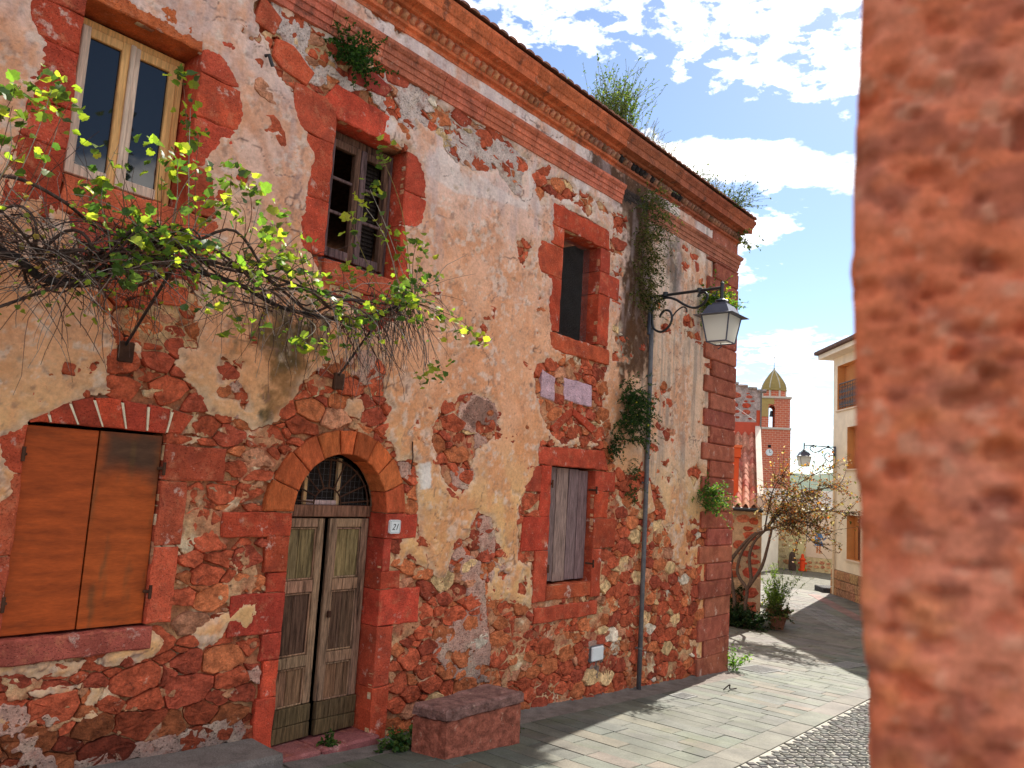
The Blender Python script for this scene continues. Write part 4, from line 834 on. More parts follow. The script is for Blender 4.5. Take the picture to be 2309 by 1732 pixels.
# ================================================================ THE STREET
xs = [-400, -60, -20]+[-6+.75*k for k in range(0, 56)]+[45, 80, 200, 600, 2500]
V = []; F = []
for x in xs:
    for y in (-900, -60, -8, 30, 90, 900): V.append((x, y, gz(max(x, -6))-.016))
for i in range(len(xs)-1):
    for j in range(5): F.append((i*6+j, (i+1)*6+j, (i+1)*6+j+1, i*6+j+1))
ground = link('ground', mesh('ground', V, F), M['ground'], kind='structure')
def yin(x): return -2.29+.048*(x-7.4)
def yout(x): return -2.60+.046*(x-7.9)
def slab(mb, P, c, top=0.0, th=.04, b=.005):        # P: four ground corners (ccw); real slab with a worn arris
    cx_ = sum(p[0] for p in P)/4; cy_ = sum(p[1] for p in P)/4; V = []
    t = random.uniform(-.003, .003)
    for ins, dz in ((0, -th), (0, -b), (b, 0)):
        for x, y in P:
            dx, dy = cx_-x, cy_-y; q = math.hypot(dx, dy) or 1
            xx, yy = x+dx/q*ins*1.4, y+dy/q*ins*1.4; V.append((xx, yy, gz(xx)+dz+top+t))
    F = [(8, 9, 10, 11)]
    for r in (0, 4): F += [(r+i, r+(i+1) % 4, r+4+(i+1) % 4, r+4+i) for i in range(4)]
    mb.add(V, F, c)
SL = (.096, .100, .080)
paving = MB(); paving.add([(4.0, -.36, gz(4)-.012), (13.6, -.36, gz(13.6)-.012), (13.6, yin(13.6), gz(13.6)-.012), (4.0, yin(4.0), gz(4)-.012)], [(0, 3, 2, 1)])

pave = paving.build('pavement', M['ground'], kind='structure')
x = 4.2; far = MB()
while x < 31:
    w = random.uniform(.25, .29)*(1 if x < 20 else 1.7)
    ytop = -.40 if x < 13.35 else (2.1+.12*(x-13.4) if x < 20 else 6.0+.2*(x-20))
    y = ytop-random.uniform(0, .35) if x < 13.4 else ytop
    if x < 13.4:
        rows = [(ytop, y)]
    end = yin(x)
    y = ytop
    first = random.uniform(.3, .8)
    while y > end+.02:
        l = first if first else random.uniform(.45, .85); first = None
        if x > 20: l *= 1.6
        y2 = max(y-l, end)
        if y2-end < .2: y2 = end
        g_ = .003; sk = random.uniform(-.004, .004)
        c = vary(SL, .16, .05)
        if random.random() < .12: c = vary((.122, .108, .082), .08)
        if x > 14.5 and y > -.2: c = vary((.11, .098, .08), .12)
        P = [(x+g_, y2+g_), (x+w-g_, y2+g_), (x+w-g_+sk, y-g_), (x+g_+sk, y-g_)]
        inside_house = x < 13.45 and y > 0
        if not inside_house:
            if x < 19.0: mb = MB(); slab(mb, P, c); mb.build('paving_slab', M['slab'], pave)
            else: slab(far, P, c)
        y = y2
    x += w
x = 4.0
while x < 21:
    l = random.uniform(.7, 1.15); mb = MB(); slab(mb, [(x+.004, yout(x)+.006), (x+l-.004, yout(x+l)+.006), (x+l-.004, yin(x+l)-.004), (x+.004, yin(x)-.004)], vary((.112, .106, .084), .12)); mb.build('edging_slab', M['slab'], pave); x += l
far.build('far_slabs', M['slab'], pave, kind='stuff')
# setts in pale joints
lane = MB(); lx = [4+.6*k for k in range(29)]; lane.add([p for x in lx for p in ((x, yout(x), gz(x)-.010), (x, -6.5, gz(x)-.010))], [(2*k, 2*k+1, 2*k+3, 2*k+2) for k in range(28)])
lane = lane.build('cobbled_lane', M['joint'], kind='structure')
d1 = Vector((.86, -.5)).normalized(); d2 = Vector((.5, .86)).normalized()
setts = []
for i in range(-110, 150):
    for j in range(-60, 70):
        p = d1*(i*.118+(j % 2)*.059+random.uniform(-.012, .012)+.03*math.sin(j*1.7))+d2*(j*.093+random.uniform(-.007, .007)+.012*math.sin(i*.31))+Vector((10, -4))
        if 6.0 < p.x < 19.5 and p.y < yout(p.x)-.05 and p.y > -5.2-.05*(p.x-8): setts.append(p)
setts.sort(key=lambda p: math.hypot(p.x, p.y+6)+(0 if (p.y > -4.4 and p.x > 7.2) else 50))
rest = MB()
for k, p in enumerate(setts):
    a = .050*random.uniform(.80, 1.10); b = .037*random.uniform(.80, 1.14); rot = random.uniform(-.16, .16)
    e1 = (d1*math.cos(rot)+d2*math.sin(rot))*a; e2 = (d2*math.cos(rot)-d1*math.sin(rot))*b
    P = [p-e1-e2, p+e1-e2, p+e1+e2, p-e1+e2]; P = [(q.x+random.uniform(-.005, .005), q.y+random.uniform(-.005, .005)) for q in P]
    c = vary((.10, .096, .086), .32, .05)
    if k < 300: mb = MB(); slab(mb, P, c, top=.002, th=.03, b=.010); mb.build('sett', M['sett'], lane)
    else: slab(rest, P, c, top=.002, th=.02, b=.010)
rest.build('more_setts', M['sett'], lane, kind='stuff')
# rough cement gutter at the foot of the wall
V = []; F = []; nx_ = 130
gx = np.linspace(4.3, 13.45, nx_); gy = np.linspace(.02, -.40, 9)
for i, x in enumerate(gx):
    for j, y in enumerate(gy): V.append((x, y, gz(x)-.006+.022*float(fbm(np.array([x*6]), np.array([y*6]), 9, 4)[0])+(.03 if j == 0 else .01 if j == 1 else 0)))
for i in range(nx_-1):
    for j in range(8): F.append((i*9+j, i*9+j+1, (i+1)*9+j+1, (i+1)*9+j))
link('gutter', mesh('gutter', V, F, None, True), M['cement'], kind='structure')
m = MB(); V = []
for x in np.linspace(-4, 4.06, 20):
    t = .045+(4.06-x)*.05
    for y, dz in ((.05, .012), (-.28, 0), (-.46, -.01), (-.475, -.05), (-.48, -.5)): V.append((x, y, t+dz+random.uniform(-.006, .006)))
m.add(V, [(i*5+j, i*5+j+1, (i+1)*5+j+1, (i+1)*5+j) for i in range(19) for j in range(4)]+[tuple(95+k for k in range(5))])
m.build('kerb', M['cement'], label='low grey cement ledge along the house wall left of the door', cat='ledge')
# drain covers
def cover(x, y, w, d, rot, label, bars=9):
    t = thing('drain_cover', label, 'drain cover', (x, y, gz(x)), 'metal covers set in the paving')
    T = Matrix.Translation((x, y, gz(x)+.004)) @ Matrix.Rotation(math.atan(.058) if x < 20 else 0, 4, 'Y') @ Matrix.Rotation(rot, 4, 'Z')
    m = MB()
    for q in ((-w/2, -w/2+.03, -d/2, d/2), (w/2-.03, w/2, -d/2, d/2), (-w/2+.03, w/2-.03, -d/2, -d/2+.03), (-w/2+.03, w/2-.03, d/2-.03, d/2)): m.bbox(q[0], q[1], q[2], q[3], -.02, .006, b=.003, M=T)
    m.build('rim', M['galv'], t)
    m = MB(); m.box(-w/2+.028, w/2-.028, -d/2+.028, d/2-.028, -.02, -.006, M=T); m.build('plate', M['rust'], t)
    for k in range(bars):
        m = MB(); xx = -w/2+.05+k*(w-.1)/(bars-1); m.bbox(xx-.012, xx+.012, -d/2+.028, d/2-.028, -.006, .004, b=.003, M=T); m.build('bar', M['galv'], t)
cover(10.6, -.66, .38, .26, 0, 'small square grating at the shade line near the grey conduit', 8)
cover(14.25, -.28, .78, .52, -.1, 'wide rectangular metal cover beyond the house corner', 14)
cover(17.0, -1.0, 1.0, .42, -.1, 'pale ribbed metal cover in the shade across the street', 16)

# ---------------------------------------------------------------- bench
bench = thing('stone_bench', 'worn red stone bench with a thick slab seat by the wall', 'bench', (6.1, -.65, gz(6.1)))
B = [(5.53, -.86), (6.64, -.885), (6.60, -.43), (5.46, -.49)]
def slabz(mb, P, z0, z1, c, b=.02, jit=.008):
    V = []; n = 9
    ring = []
    for i in range(4):
        a, q = Vector(P[i]), Vector(P[(i+1) % 4])
        for k in range(n): ring.append(a.lerp(q, k/n))
    cen = sum(ring, Vector((0, 0)))/len(ring); N_ = len(ring)
    for ins, z in ((.004, z0), (0, z0+b*.5), (0, z1-b), (b, z1-.002)):
        for p in ring:
            d = (cen-p).normalized(); V.append((p.x+d.x*ins+random.uniform(-jit, jit), p.y+d.y*ins+random.uniform(-jit, jit), z+random.uniform(-jit, jit)*.6))
    F = [tuple(range(3*N_, 4*N_))]
    for r in range(3): F += [(r*N_+i, r*N_+(i+1) % N_, (r+1)*N_+(i+1) % N_, (r+1)*N_+i) for i in range(N_)]
    mb.add(V, F, c)
m = MB(); slabz(m, [(5.56, -.84), (6.62, -.87), (6.60, -.43), (5.48, -.49)], -.45, .085, (.33, .10, .062), b=.012, jit=.006); m.build('base', M['stone'], bench)
m = MB(); slabz(m, B, .095, .20, (.22, .115, .095), b=.026, jit=.010); m.build('seat', M['stone'], bench)
# ---------------------------------------------------------------- things fixed to the wall
pl = thing('house_number', 'white enamel plate with the house number beside the door', 'number plate', (5.455, -.05, 1.73))
m = MB(); pts = []
for cx_, cz_, a0 in ((5.505, 1.845, 0), (5.405, 1.845, 90), (5.405, 1.75, 180), (5.505, 1.75, 270)):
    for a in np.linspace(a0, a0+90, 5): pts.append((cx_+.02*math.cos(R(a)), cz_+.02*math.sin(R(a))))
m.prism(pts, -.062, -.035); m.build('plate', M['white'], pl)
cu = bpy.data.curves.new('num', 'FONT'); cu.body = '21'; cu.size = .085; cu.shear = .35; cu.extrude = .0006; cu.align_x = 'CENTER'
tmp = bpy.data.objects.new('tmp', cu); col.objects.link(tmp); bpy.context.view_layer.update()
me = bpy.data.meshes.new_from_object(tmp.evaluated_get(bpy.context.evaluated_depsgraph_get())); bpy.data.objects.remove(tmp)
for v in me.vertices: x_, y_, z_ = v.co; v.co = (5.452+x_, -.0630-z_, 1.768+y_)
link('numerals', me, M['black'], pl)
m = MB(); fr = [(5.395, -.064, 1.74), (5.515, -.064, 1.74), (5.515, -.064, 1.855), (5.395, -.064, 1.855), (5.395, -.064, 1.74)]
m.tube(fr, .0012, 4); m.build('border_line', M['black'], pl)
bx = thing('meter_box', 'small white cover plate low on the rubble wall', 'cover plate', (9.26, -.05, .01))
m = MB(); m.bbox(9.13, 9.40, -.075, -.005, .01, .195, b=.012); m.build('lid', M['white'], bx)
m = MB(); m.bbox(9.12, 9.41, -.05, -.002, .0, .205, b=.004, c=(1, 1, 1)); m.build('frame', M['pipe'], bx)
m = MB(); m.tube([(9.30, -.02, -.50), (9.31, -.07, -.56), (9.36, -.14, -.60), (9.44, -.2, -.62)], .03, 10)
m.build('drain_hose', material('red_corrugated_hose', (.35, .04, .02), (.42, .06, .03), rough=.5), label='short stub of red corrugated hose at the wall foot', cat='hose')
# conduit
cd = thing('conduit', 'grey conduit pipe running up the wall to the lamp bracket', 'conduit', (10.34, -.09, gz(10.34)))
m = MB(); m.tube([(10.35, -.085, gz(10.35)-.02), (10.352, -.085, 1.5), (10.345, -.085, 3.9), (10.33, -.085, 4.75)], .034, 10); m.build('pipe', M['pipe'], cd, smooth=True)
for zz in (.05, 2.42, 4.02):
    m = MB(); m.tube([(10.35, -.085, zz-.012), (10.35, -.085, zz+.012)], .040, 10); m.bbox(10.30, 10.40, -.05, -.03, zz-.012, zz+.012, b=.002); m.build('clip', M['galv'], cd)
# hook, insulator
m = MB(); m.tube([(5.62, -.055, 2.38), (5.625, -.06, 2.50), (5.61, -.06, 2.60), (5.615, -.05, 2.66)], .007, 6); m.build('wall_hook', M['rust'], label='thin rusty iron hook beside the door arch', cat='hook')
m = MB(); a_ = [(3.51, 5.87), (3.56, 5.78)]
m.tube([(a_[0][0], -.06, a_[0][1]), (a_[0][0]+.01, -.10, a_[0][1]), (a_[1][0], -.11, a_[1][1])], .016, 8); m.build('insulator', M['iron'], label='small black cable fitting on the plaster between the upper windows', cat='cable fitting')
# ---------------------------------------------------------------- street lamps
def scroll(pts, r=.014, M_=None, n=6):
    P = [Vector(p) for p in pts]; out = []
    for i in range(len(P)-1):                  # Catmull-Rom
        p0, p1, p2, p3 = P[max(i-1, 0)], P[i], P[i+1], P[min(i+2, len(P)-1)]
        for t in np.linspace(0, 1, 6, endpoint=False):
            out.append(.5*((2*p1)+(p2-p0)*t+(2*p0-5*p1+4*p2-p3)*t*t+(3*p1-p0-3*p2+p3)*t**3))
    out.append(P[-1]); return out
def spiral(c, r0, r1, a0, a1, n=16): return [(c[0]+(r0+(r1-r0)*t)*math.cos(a0+(a1-a0)*t), c[1]+(r0+(r1-r0)*t)*math.sin(a0+(a1-a0)*t)) for t in np.linspace(0, 1, n)]
def lamp(label, T, s=1.0, group='wall lanterns on scroll brackets', rod=None):
    # local frame: a = distance out from the wall, z = height below the arm (arm at z = 0), x = sideways
    W_ = lambda a, z, x=0: T @ Vector((x*s, -a*s, z*s))
    root = thing('street_lamp', label, 'street lamp', T @ Vector((0, 0, 0)), group)
    m = MB(); m.bbox(-.03*s, .03*s, -.045*s, .01*s, -.60*s, .02*s, b=.012*s, M=T); m.build('wall_plate', M['greymetal'], root)
    m = MB(); m.tube([W_(.0, -.02), W_(1.16, .0)], .022*s, 8); m.tube([W_(.27, -.03), W_(.27, .03)], .04*s, 8); m.tube([W_(.82, -.03), W_(.82, .03)], .036*s, 8); m.build('arm', M['iron'], root)
    m = MB(); S1 = [(.06, -.42), (.055, -.25), (.12, -.10), (.28, -.055), (.44, -.10), (.60, -.20), (.76, -.255), (.90, -.20), (.95, -.10), (.90, -.04), (.83, -.05), (.80, -.10)]
    m.tube([W_(*p) for p in scroll([Vector((a, z, 0)) for a, z in S1]) for p in [(p.x, p.y)]], .019*s, 7)
    S2 = [(.055, -.40), (.10, -.52), (.22, -.57), (.34, -.50), (.39, -.38), (.35, -.27), (.26, -.25), (.20, -.31), (.19, -.35)]
    m.tube([W_(*p) for p in [(q.x, q.y) for q in scroll([Vector((a, z, 0)) for a, z in S2])]], .018*s, 7)
    S3 = [(.385, -.37), (.46, -.28), (.56, -.225), (.62, -.255), (.63, -.31)]
    m.tube([W_(*p) for p in [(q.x, q.y) for q in scroll([Vector((a, z, 0)) for a, z in S3])]], .011*s, 6)
    S4 = [(1.10, -.03), (1.07, -.11), (1.02, -.09)]
    m.tube([W_(*p) for p in [(q.x, q.y) for q in scroll([Vector((a, z, 0)) for a, z in S4])]], .010*s, 6)
    m.build('scroll', M['iron'], root)
    ax = 1.17
    m = MB(); m.tube([W_(ax, .06), W_(ax, -.17)], .026*s, 8); m.tube([W_(ax, .06), W_(ax, .10)], [.034*s, .004*s], 8); m.build('hanger', M['iron'], root)
    def frus(mb, z0, h0, z1, h1, c=(1, 1, 1), cap=True):
        V = [W_(ax+dy*h, z, dx*h) for z, h in ((z0, h0), (z1, h1)) for dx, dy in ((-1, -1), (1, -1), (1, 1), (-1, 1))]
        F = [(0, 1, 5, 4), (1, 2, 6, 5), (2, 3, 7, 6), (3, 0, 4, 7)]+([(3, 2, 1, 0), (4, 5, 6, 7)] if cap else [])
        mb.add(V, F, c)
    m = MB(); frus(m, -.27, .10, -.235, .10); frus(m, -.40, .205, -.27, .135); frus(m, -.425, .29, -.40, .205); frus(m, -.431, .292, -.425, .292)
    P = [(.045, -.235), (.06, -.215), (.10, -.20), (.085, -.185), (.05, -.175), (.035, -.16)]
    n = 12; V = [W_(ax+r*math.cos(2*math.pi*k/n), z, r*math.sin(2*math.pi*k/n)) for r, z in P for k in range(n)]
    m.add(V, [(i*n+k, i*n+(k+1) % n, (i+1)*n+(k+1) % n, (i+1)*n+k) for i in range(5) for k in range(n)])
    m.build('hood', M['greymetal'], root)
    zt, ht, zb, hb = -.432, .205, -.80, .145
    m = MB()
    for dx, dy in ((-1, -1), (1, -1), (1, 1), (-1, 1)): m.tube([W_(ax+dy*ht, zt, dx*ht), W_(ax+dy*hb, zb, dx*hb)], .011*s, 5)
    for h, z in ((hb, zb), ):
        P4 = [W_(ax+dy*h, z, dx*h) for dx, dy in ((-1, -1), (1, -1), (1, 1), (-1, 1), (-1, -1))]; m.tube(P4, .011*s, 5)
    m.tube([W_(ax, zb), W_(ax+.01, zb-.06), W_(ax-.04, zb-.09)], .008*s, 5)
    m.build('frame', M['greymetal'], root)
    for dx, dy, ex, ey in ((-1, -1, 1, -1), (1, -1, 1, 1), (1, 1, -1, 1), (-1, 1, -1, -1)):
        m = MB(); k_ = .985; m.add([W_(ax+dy*ht*k_, zt, dx*ht*k_), W_(ax+ey*ht*k_, zt, ex*ht*k_), W_(ax+ey*hb*k_, zb+.005, ex*hb*k_), W_(ax+dy*hb*k_, zb+.005, dx*hb*k_)], [(0, 1, 2, 3)]); m.build('pane', M['frosted'], root)
    m = MB(); m.add([W_(ax+dy*hb*.9, zb+.01, dx*hb*.9) for dx, dy in ((-1, -1), (1, -1), (1, 1), (-1, 1))], [(0, 1, 2, 3)]); m.build('bottom_pane', M['frosted'], root)
    return root
lamp('black scroll bracket lantern on the old house above the conduit', Matrix.Translation((10.3, -.05, 5.24)))

# ---------------------------------------------------------------- plants
LEAFSH = []
for k in range(5):                             # five grape-leaf outlines, folded along the rib
    rg2 = random.Random(40+k); out = []
    lob = [(0, .10), (.20, -.06), (.44, .05), (.43, .25), (.58, .46), (.43, .60), (.33, .80), (.15, .85), (0, 1.0)]
    lob = [(a*rg2.uniform(.85, 1.15), b+rg2.uniform(-.04, .04)) for a, b in lob]; lob[0] = (0, .1); lob[-1] = (0, 1.0)
    ptsR = []
    for i in range(len(lob)-1):
        a, b = lob[i], lob[i+1]; ptsR.append(a); ptsR.append(((a[0]+b[0])/2+.03*(1 if i % 2 else -1), (a[1]+b[1])/2))
    ptsR.append(lob[-1]); fold = rg2.uniform(.15, .55); V = []; F = []
    spine = [(0, y) for y in (.1, .3, .5, .7, 1.0)]
    def z3(a, b): return fold*abs(a)+.18*b*b*rg2.choice((-1, 1))*0.6-.22*max(0, abs(a)-.3)
    for sgn in (1, -1):
        b0 = len(V); V.append((0, .42, 0)); ring = [(sgn*a, b) for a, b in ptsR]
        for a, b in ring: V.append((a, b, fold*abs(a)-.25*(b-.4)**2))
        for i in range(len(ring)-1): F.append((b0, b0+1+i, b0+2+i) if sgn > 0 else (b0, b0+2+i, b0+1+i))
    LEAFSH.append((V, F))
def leaf_mats(c, a=.2): return vary(c, a, .12)
LEAFME = []
for k, (V, F) in enumerate(LEAFSH):
    for c in ((.20, .28, .035), (.28, .33, .045), (.11, .19, .035), (.07, .13, .03)):
        LEAFME.append(mesh('leaf', V, F, leaf_mats(c), True)); LEAFME[-1].materials.append(M['leaf'])
vine = thing('grapevine', 'bare tangled grapevine with fresh yellow-green leaves trained along the facade', 'vine', (2.6, -.1, 3.1))
rgv = random.Random(3)
trunk = [(u_, -.72, z_) for u_, z_ in [(0.96, 3.51), (1.26, 3.52), (1.54, 3.49), (1.70, 3.42), (1.89, 3.37), (2.07, 3.45), (2.23, 3.57), (2.47, 3.68), (2.85, 3.67), (3.28, 3.60), (3.71, 3.54), (4.17, 3.60), (4.52, 3.74), (4.82, 3.88)]]
m = MB(); tp = [(p.x, p.y+.04*math.sin(i*.7), p.z) for i, p in enumerate(scroll(trunk))]
m.tube(tp, [.030-.018*i/len(tp) for i in range(len(tp))], 8, (.035, .026, .024)); m.build('trunk', M['twig'], vine, smooth=True)
for k in range(16):                             # old canes bundled along the trunk
    o = Vector((0, random.uniform(-.18, .2), random.uniform(-.05, .22))); i0 = random.choice(range(0, 30)); i1 = i0+random.choice(range(25, 45))
    q = [Vector(p)+o*(1+.4*math.sin(j*.5+k))+Vector((0, .03*math.sin(j*.9+k*2), .035*math.sin(j*.7+k))) for j, p in enumerate(tp[i0:i1])]
    if len(q) > 3: m = MB(); m.tube(q, random.uniform(.005, .011), 5, vary((.07, .042, .033), .3)); m.build('cane', M['twig'], vine, smooth=True)
for pts in ([(1.35, 3.01), (1.61, 3.17), (1.93, 3.38), (2.23, 3.53), (2.50, 3.65)], [(1.31, 3.89), (1.54, 3.92), (1.80, 3.86), (2.12, 3.81), (2.47, 3.72)], [(2.36, 3.79), (2.77, 3.76), (3.30, 3.76), (3.92, 3.75), (4.52, 3.80)]):
    m = MB(); q = scroll([(a, -.7+random.uniform(-.12, .1), b) for a, b in pts]); m.tube(q, .011, 6, (.08, .05, .04)); m.build('branch', M['twig'], vine, smooth=True)
def twig(mb, p, d, L_, r=.0035, c=(.10, .055, .04), g=.25, wob=.25, n=7):
    P = [Vector(p)]; d = Vector(d).normalized(); st = L_/n
    for k in range(n):
        d = (d+Vector((rgv.uniform(-wob, wob), rgv.uniform(-wob, wob), rgv.uniform(-wob, wob)-g*.5))).normalized(); P.append(P[-1]+d*st)
    mb.tube(P, [r*(1-.6*k/n) for k in range(n+1)], 4, c, cap=False); return P
tw = MB(); tpv = [Vector(p) for p in tp]
TW = [(.085, .045, .035), (.12, .06, .045), (.045, .03, .027), (.17, .12, .10), (.26, .22, .19)]
for k in range(660):
    b = rgv.choice(tpv); b = b+Vector((rgv.uniform(-.1, .1), rgv.uniform(-.28, .30), rgv.uniform(-.05, .18)))
    if b.x < 2.3: d = (rgv.uniform(-1, .6), rgv.uniform(-.5, .4), rgv.uniform(-.3, .9)); L_ = rgv.uniform(.3, .9)
    elif b.x < 3.9: d = (rgv.uniform(-.9, 1), rgv.uniform(-.5, .4), rgv.uniform(-.45, .55)); L_ = rgv.uniform(.25, .8)
    else: d = (rgv.uniform(-.3, 1), rgv.uniform(-.4, .4), rgv.uniform(-1, .5)); L_ = rgv.uniform(.3, .75)
    twig(tw, b, d, L_, rgv.uniform(.002, .0048), rgv.choice(TW), g=rgv.uniform(.05, .4), wob=.28)
for k in range(60):                             # canes hanging from the underside
    b = rgv.choice(tpv[20:]); b = b+Vector((0, rgv.uniform(-.3, .25), -.02)); twig(tw, b, (rgv.uniform(-.3, .5), rgv.uniform(-.2, .2), -1), rgv.uniform(.2, .62), rgv.uniform(.002, .004), rgv.choice(TW), g=.4, wob=.2)
for k in range(60): twig(tw, rgv.choice(tpv[-14:]), (rgv.uniform(-.1, .9), rgv.uniform(-.3, .2), rgv.uniform(-1.2, -.2)), rgv.uniform(.4, .85), rgv.uniform(.0025, .005), rgv.choice(TW), g=.3, wob=.25)
LC = [(1.46, -0.90, 4.43), (1.43, -0.95, 4.28), (1.43, -0.95, 4.19), (1.54, -0.95, 4.07), (1.65, -0.85, 4.50), (1.77, -0.80, 4.48), (1.75, -0.75, 4.39), (1.52, -0.90, 4.37), (1.89, -1.00, 3.75), (1.99, -0.95, 4.01), (2.02, -0.85, 4.21), (1.97, -0.90, 3.91), (2.20, -1.00, 3.75), (2.32, -0.95, 3.87), (2.27, -1.00, 3.71), (2.33, -0.90, 4.36), (2.42, -0.95, 4.32), (2.54, -0.95, 4.28), (2.35, -0.90, 4.19), (2.57, -1.00, 4.10), (2.75, -0.90, 4.26), (2.90, -0.80, 4.42), (3.04, -0.80, 4.40), (2.74, -0.95, 4.07), (2.88, -0.95, 4.08), (3.09, -0.90, 4.24), (2.62, -1.05, 3.72), (2.65, -1.10, 3.51), (2.70, -1.10, 3.38), (2.99, -1.05, 3.61), (2.86, -1.00, 3.74), (3.14, -0.95, 4.01), (3.15, -1.00, 3.81), (3.46, -0.90, 4.00), (3.41, -0.95, 3.78), (3.73, -0.90, 3.70), (3.84, -0.90, 3.61), (3.48, -1.05, 3.27), (3.67, -1.05, 3.27), (4.20, -0.70, 4.01), (4.16, -0.60, 3.97), (4.44, -0.45, 4.71), (4.26, -0.50, 4.47), (4.51, -0.40, 4.92), (4.55, -0.60, 4.48), (4.60, -0.75, 4.32), (4.86, -0.70, 4.46), (4.71, -0.80, 3.91), (4.95, -0.80, 4.14), (5.06, -0.85, 3.76), (5.17, -0.90, 3.71), (5.25, -0.95, 3.63), (5.59, -0.90, 3.66), (4.93, -0.85, 3.20), (5.16, -0.85, 3.32), (4.86, -0.75, 4.30), (4.67, -0.30, 5.36), (2.70, -0.30, 5.22), (2.76, -0.35, 4.99), (2.83, -0.40, 4.80), (3.28, -0.80, 4.17), (3.01, -0.95, 3.31)]
leaves = []; stalk = MB()
for k in range(30):
    b = rgv.choice(tpv[26:]); LC.append(tuple(b+Vector((rgv.uniform(-.15, .2), rgv.uniform(-.36, -.06), rgv.uniform(-.05, .30) if b.x < 3.6 else rgv.uniform(-.22, .14)))))
for c0 in LC:
    c0 = Vector(c0)
    b = min(tpv, key=lambda q: (q-c0).length)
    mid = b.lerp(c0, .55)+Vector((rgv.uniform(-.08, .08), rgv.uniform(-.1, .02), rgv.uniform(.0, .08)))
    P = scroll([b, mid, c0]); stalk.tube(P, [.004-.002*i/len(P) for i in range(len(P))], 4, rgv.choice([(.16, .07, .04), (.20, .16, .05), (.3, .26, .2)]), cap=False)
    for k in range(rgv.choice((9, 11, 13, 15))):
        o = Vector((rgv.gauss(0, .07), rgv.gauss(0, .06), rgv.gauss(0, .06))); leaves.append((c0+o, rgv.uniform(.034, .074)*(1.4 if rgv.random() < .12 else 1)))
lit = Vector((math.cos(SUN_AZ), math.sin(SUN_AZ), .8)).normalized()
small = MB()
leaves.sort(key=lambda q: -q[1])
for k, (p, s_) in enumerate(leaves):
    e = (rgv.uniform(-.9, .9), rgv.uniform(-.9, .9), rgv.uniform(0, 6.28))
    T = Matrix.Translation(p) @ (Matrix.Rotation(e[2], 4, 'Z') @ Matrix.Rotation(e[0]+.35, 4, 'X') @ Matrix.Rotation(e[1], 4, 'Y')) @ Matrix.Scale(s_, 4)
    if k < 300:
        o = bpy.data.objects.new('leaf', rgv.choice(LEAFME)); col.objects.link(o); adopt(o, vine); o.matrix_basis = T
    else:
        V, F = rgv.choice(LEAFSH); small.add([T @ Vector(v) for v in V], F, vary(rgv.choice([(.20, .28, .035), (.28, .33, .045), (.08, .14, .03), (.05, .10, .025)])))
for k in range(420):
    b = rgv.choice(tpv)+Vector((rgv.uniform(-.3, .35), rgv.uniform(-.35, .2), rgv.uniform(-.3, .35)))
    T = Matrix.Translation(b) @ Matrix.Rotation(rgv.uniform(0, 6.28), 4, 'Z') @ Matrix.Rotation(rgv.uniform(-1, 1), 4, 'X') @ Matrix.Rotation(rgv.uniform(-1, 1), 4, 'Y') @ Matrix.Scale(rgv.uniform(.02, .04), 4)
    V, F = rgv.choice(LEAFSH); small.add([T @ Vector(v) for v in V], F, vary(rgv.choice([(.26, .34, .04), (.12, .2, .04), (.22, .16, .05)])))
small.build('small_leaves', M['leaf'], vine, smooth=True, kind='stuff')
stalk.build('shoots', M['twig'], vine, kind='stuff'); tw.build('twigs', M['twig'], vine, kind='stuff')
for wu_, wz_, ou, oz, lab in ((2.64, 3.12, 2.53, 3.58, 'dark iron strut propping the vine above the brown boards'), (4.63, 3.17, 4.42, 3.66, 'dark iron strut propping the vine above the door arch')):
    t = thing('vine_bracket', lab, 'bracket', (wu_, -.03, wz_), 'iron struts under the vine')
    m = MB(); m.tube([(wu_, .02, wz_), (ou, -.80, oz)], .012, 6); m.build('strut', M['iron'], t)
    m = MB(); m.tube([(wu_-.02, .02, oz), (ou, -.86, oz+.01)], .014, 6); m.build('arm', M['rust'], t)
    m = MB(); m.bbox(wu_-.06, wu_+.06, -.045, .0, wz_-.10, wz_+.06, b=.01); m.build('socket', M['rust'], t)

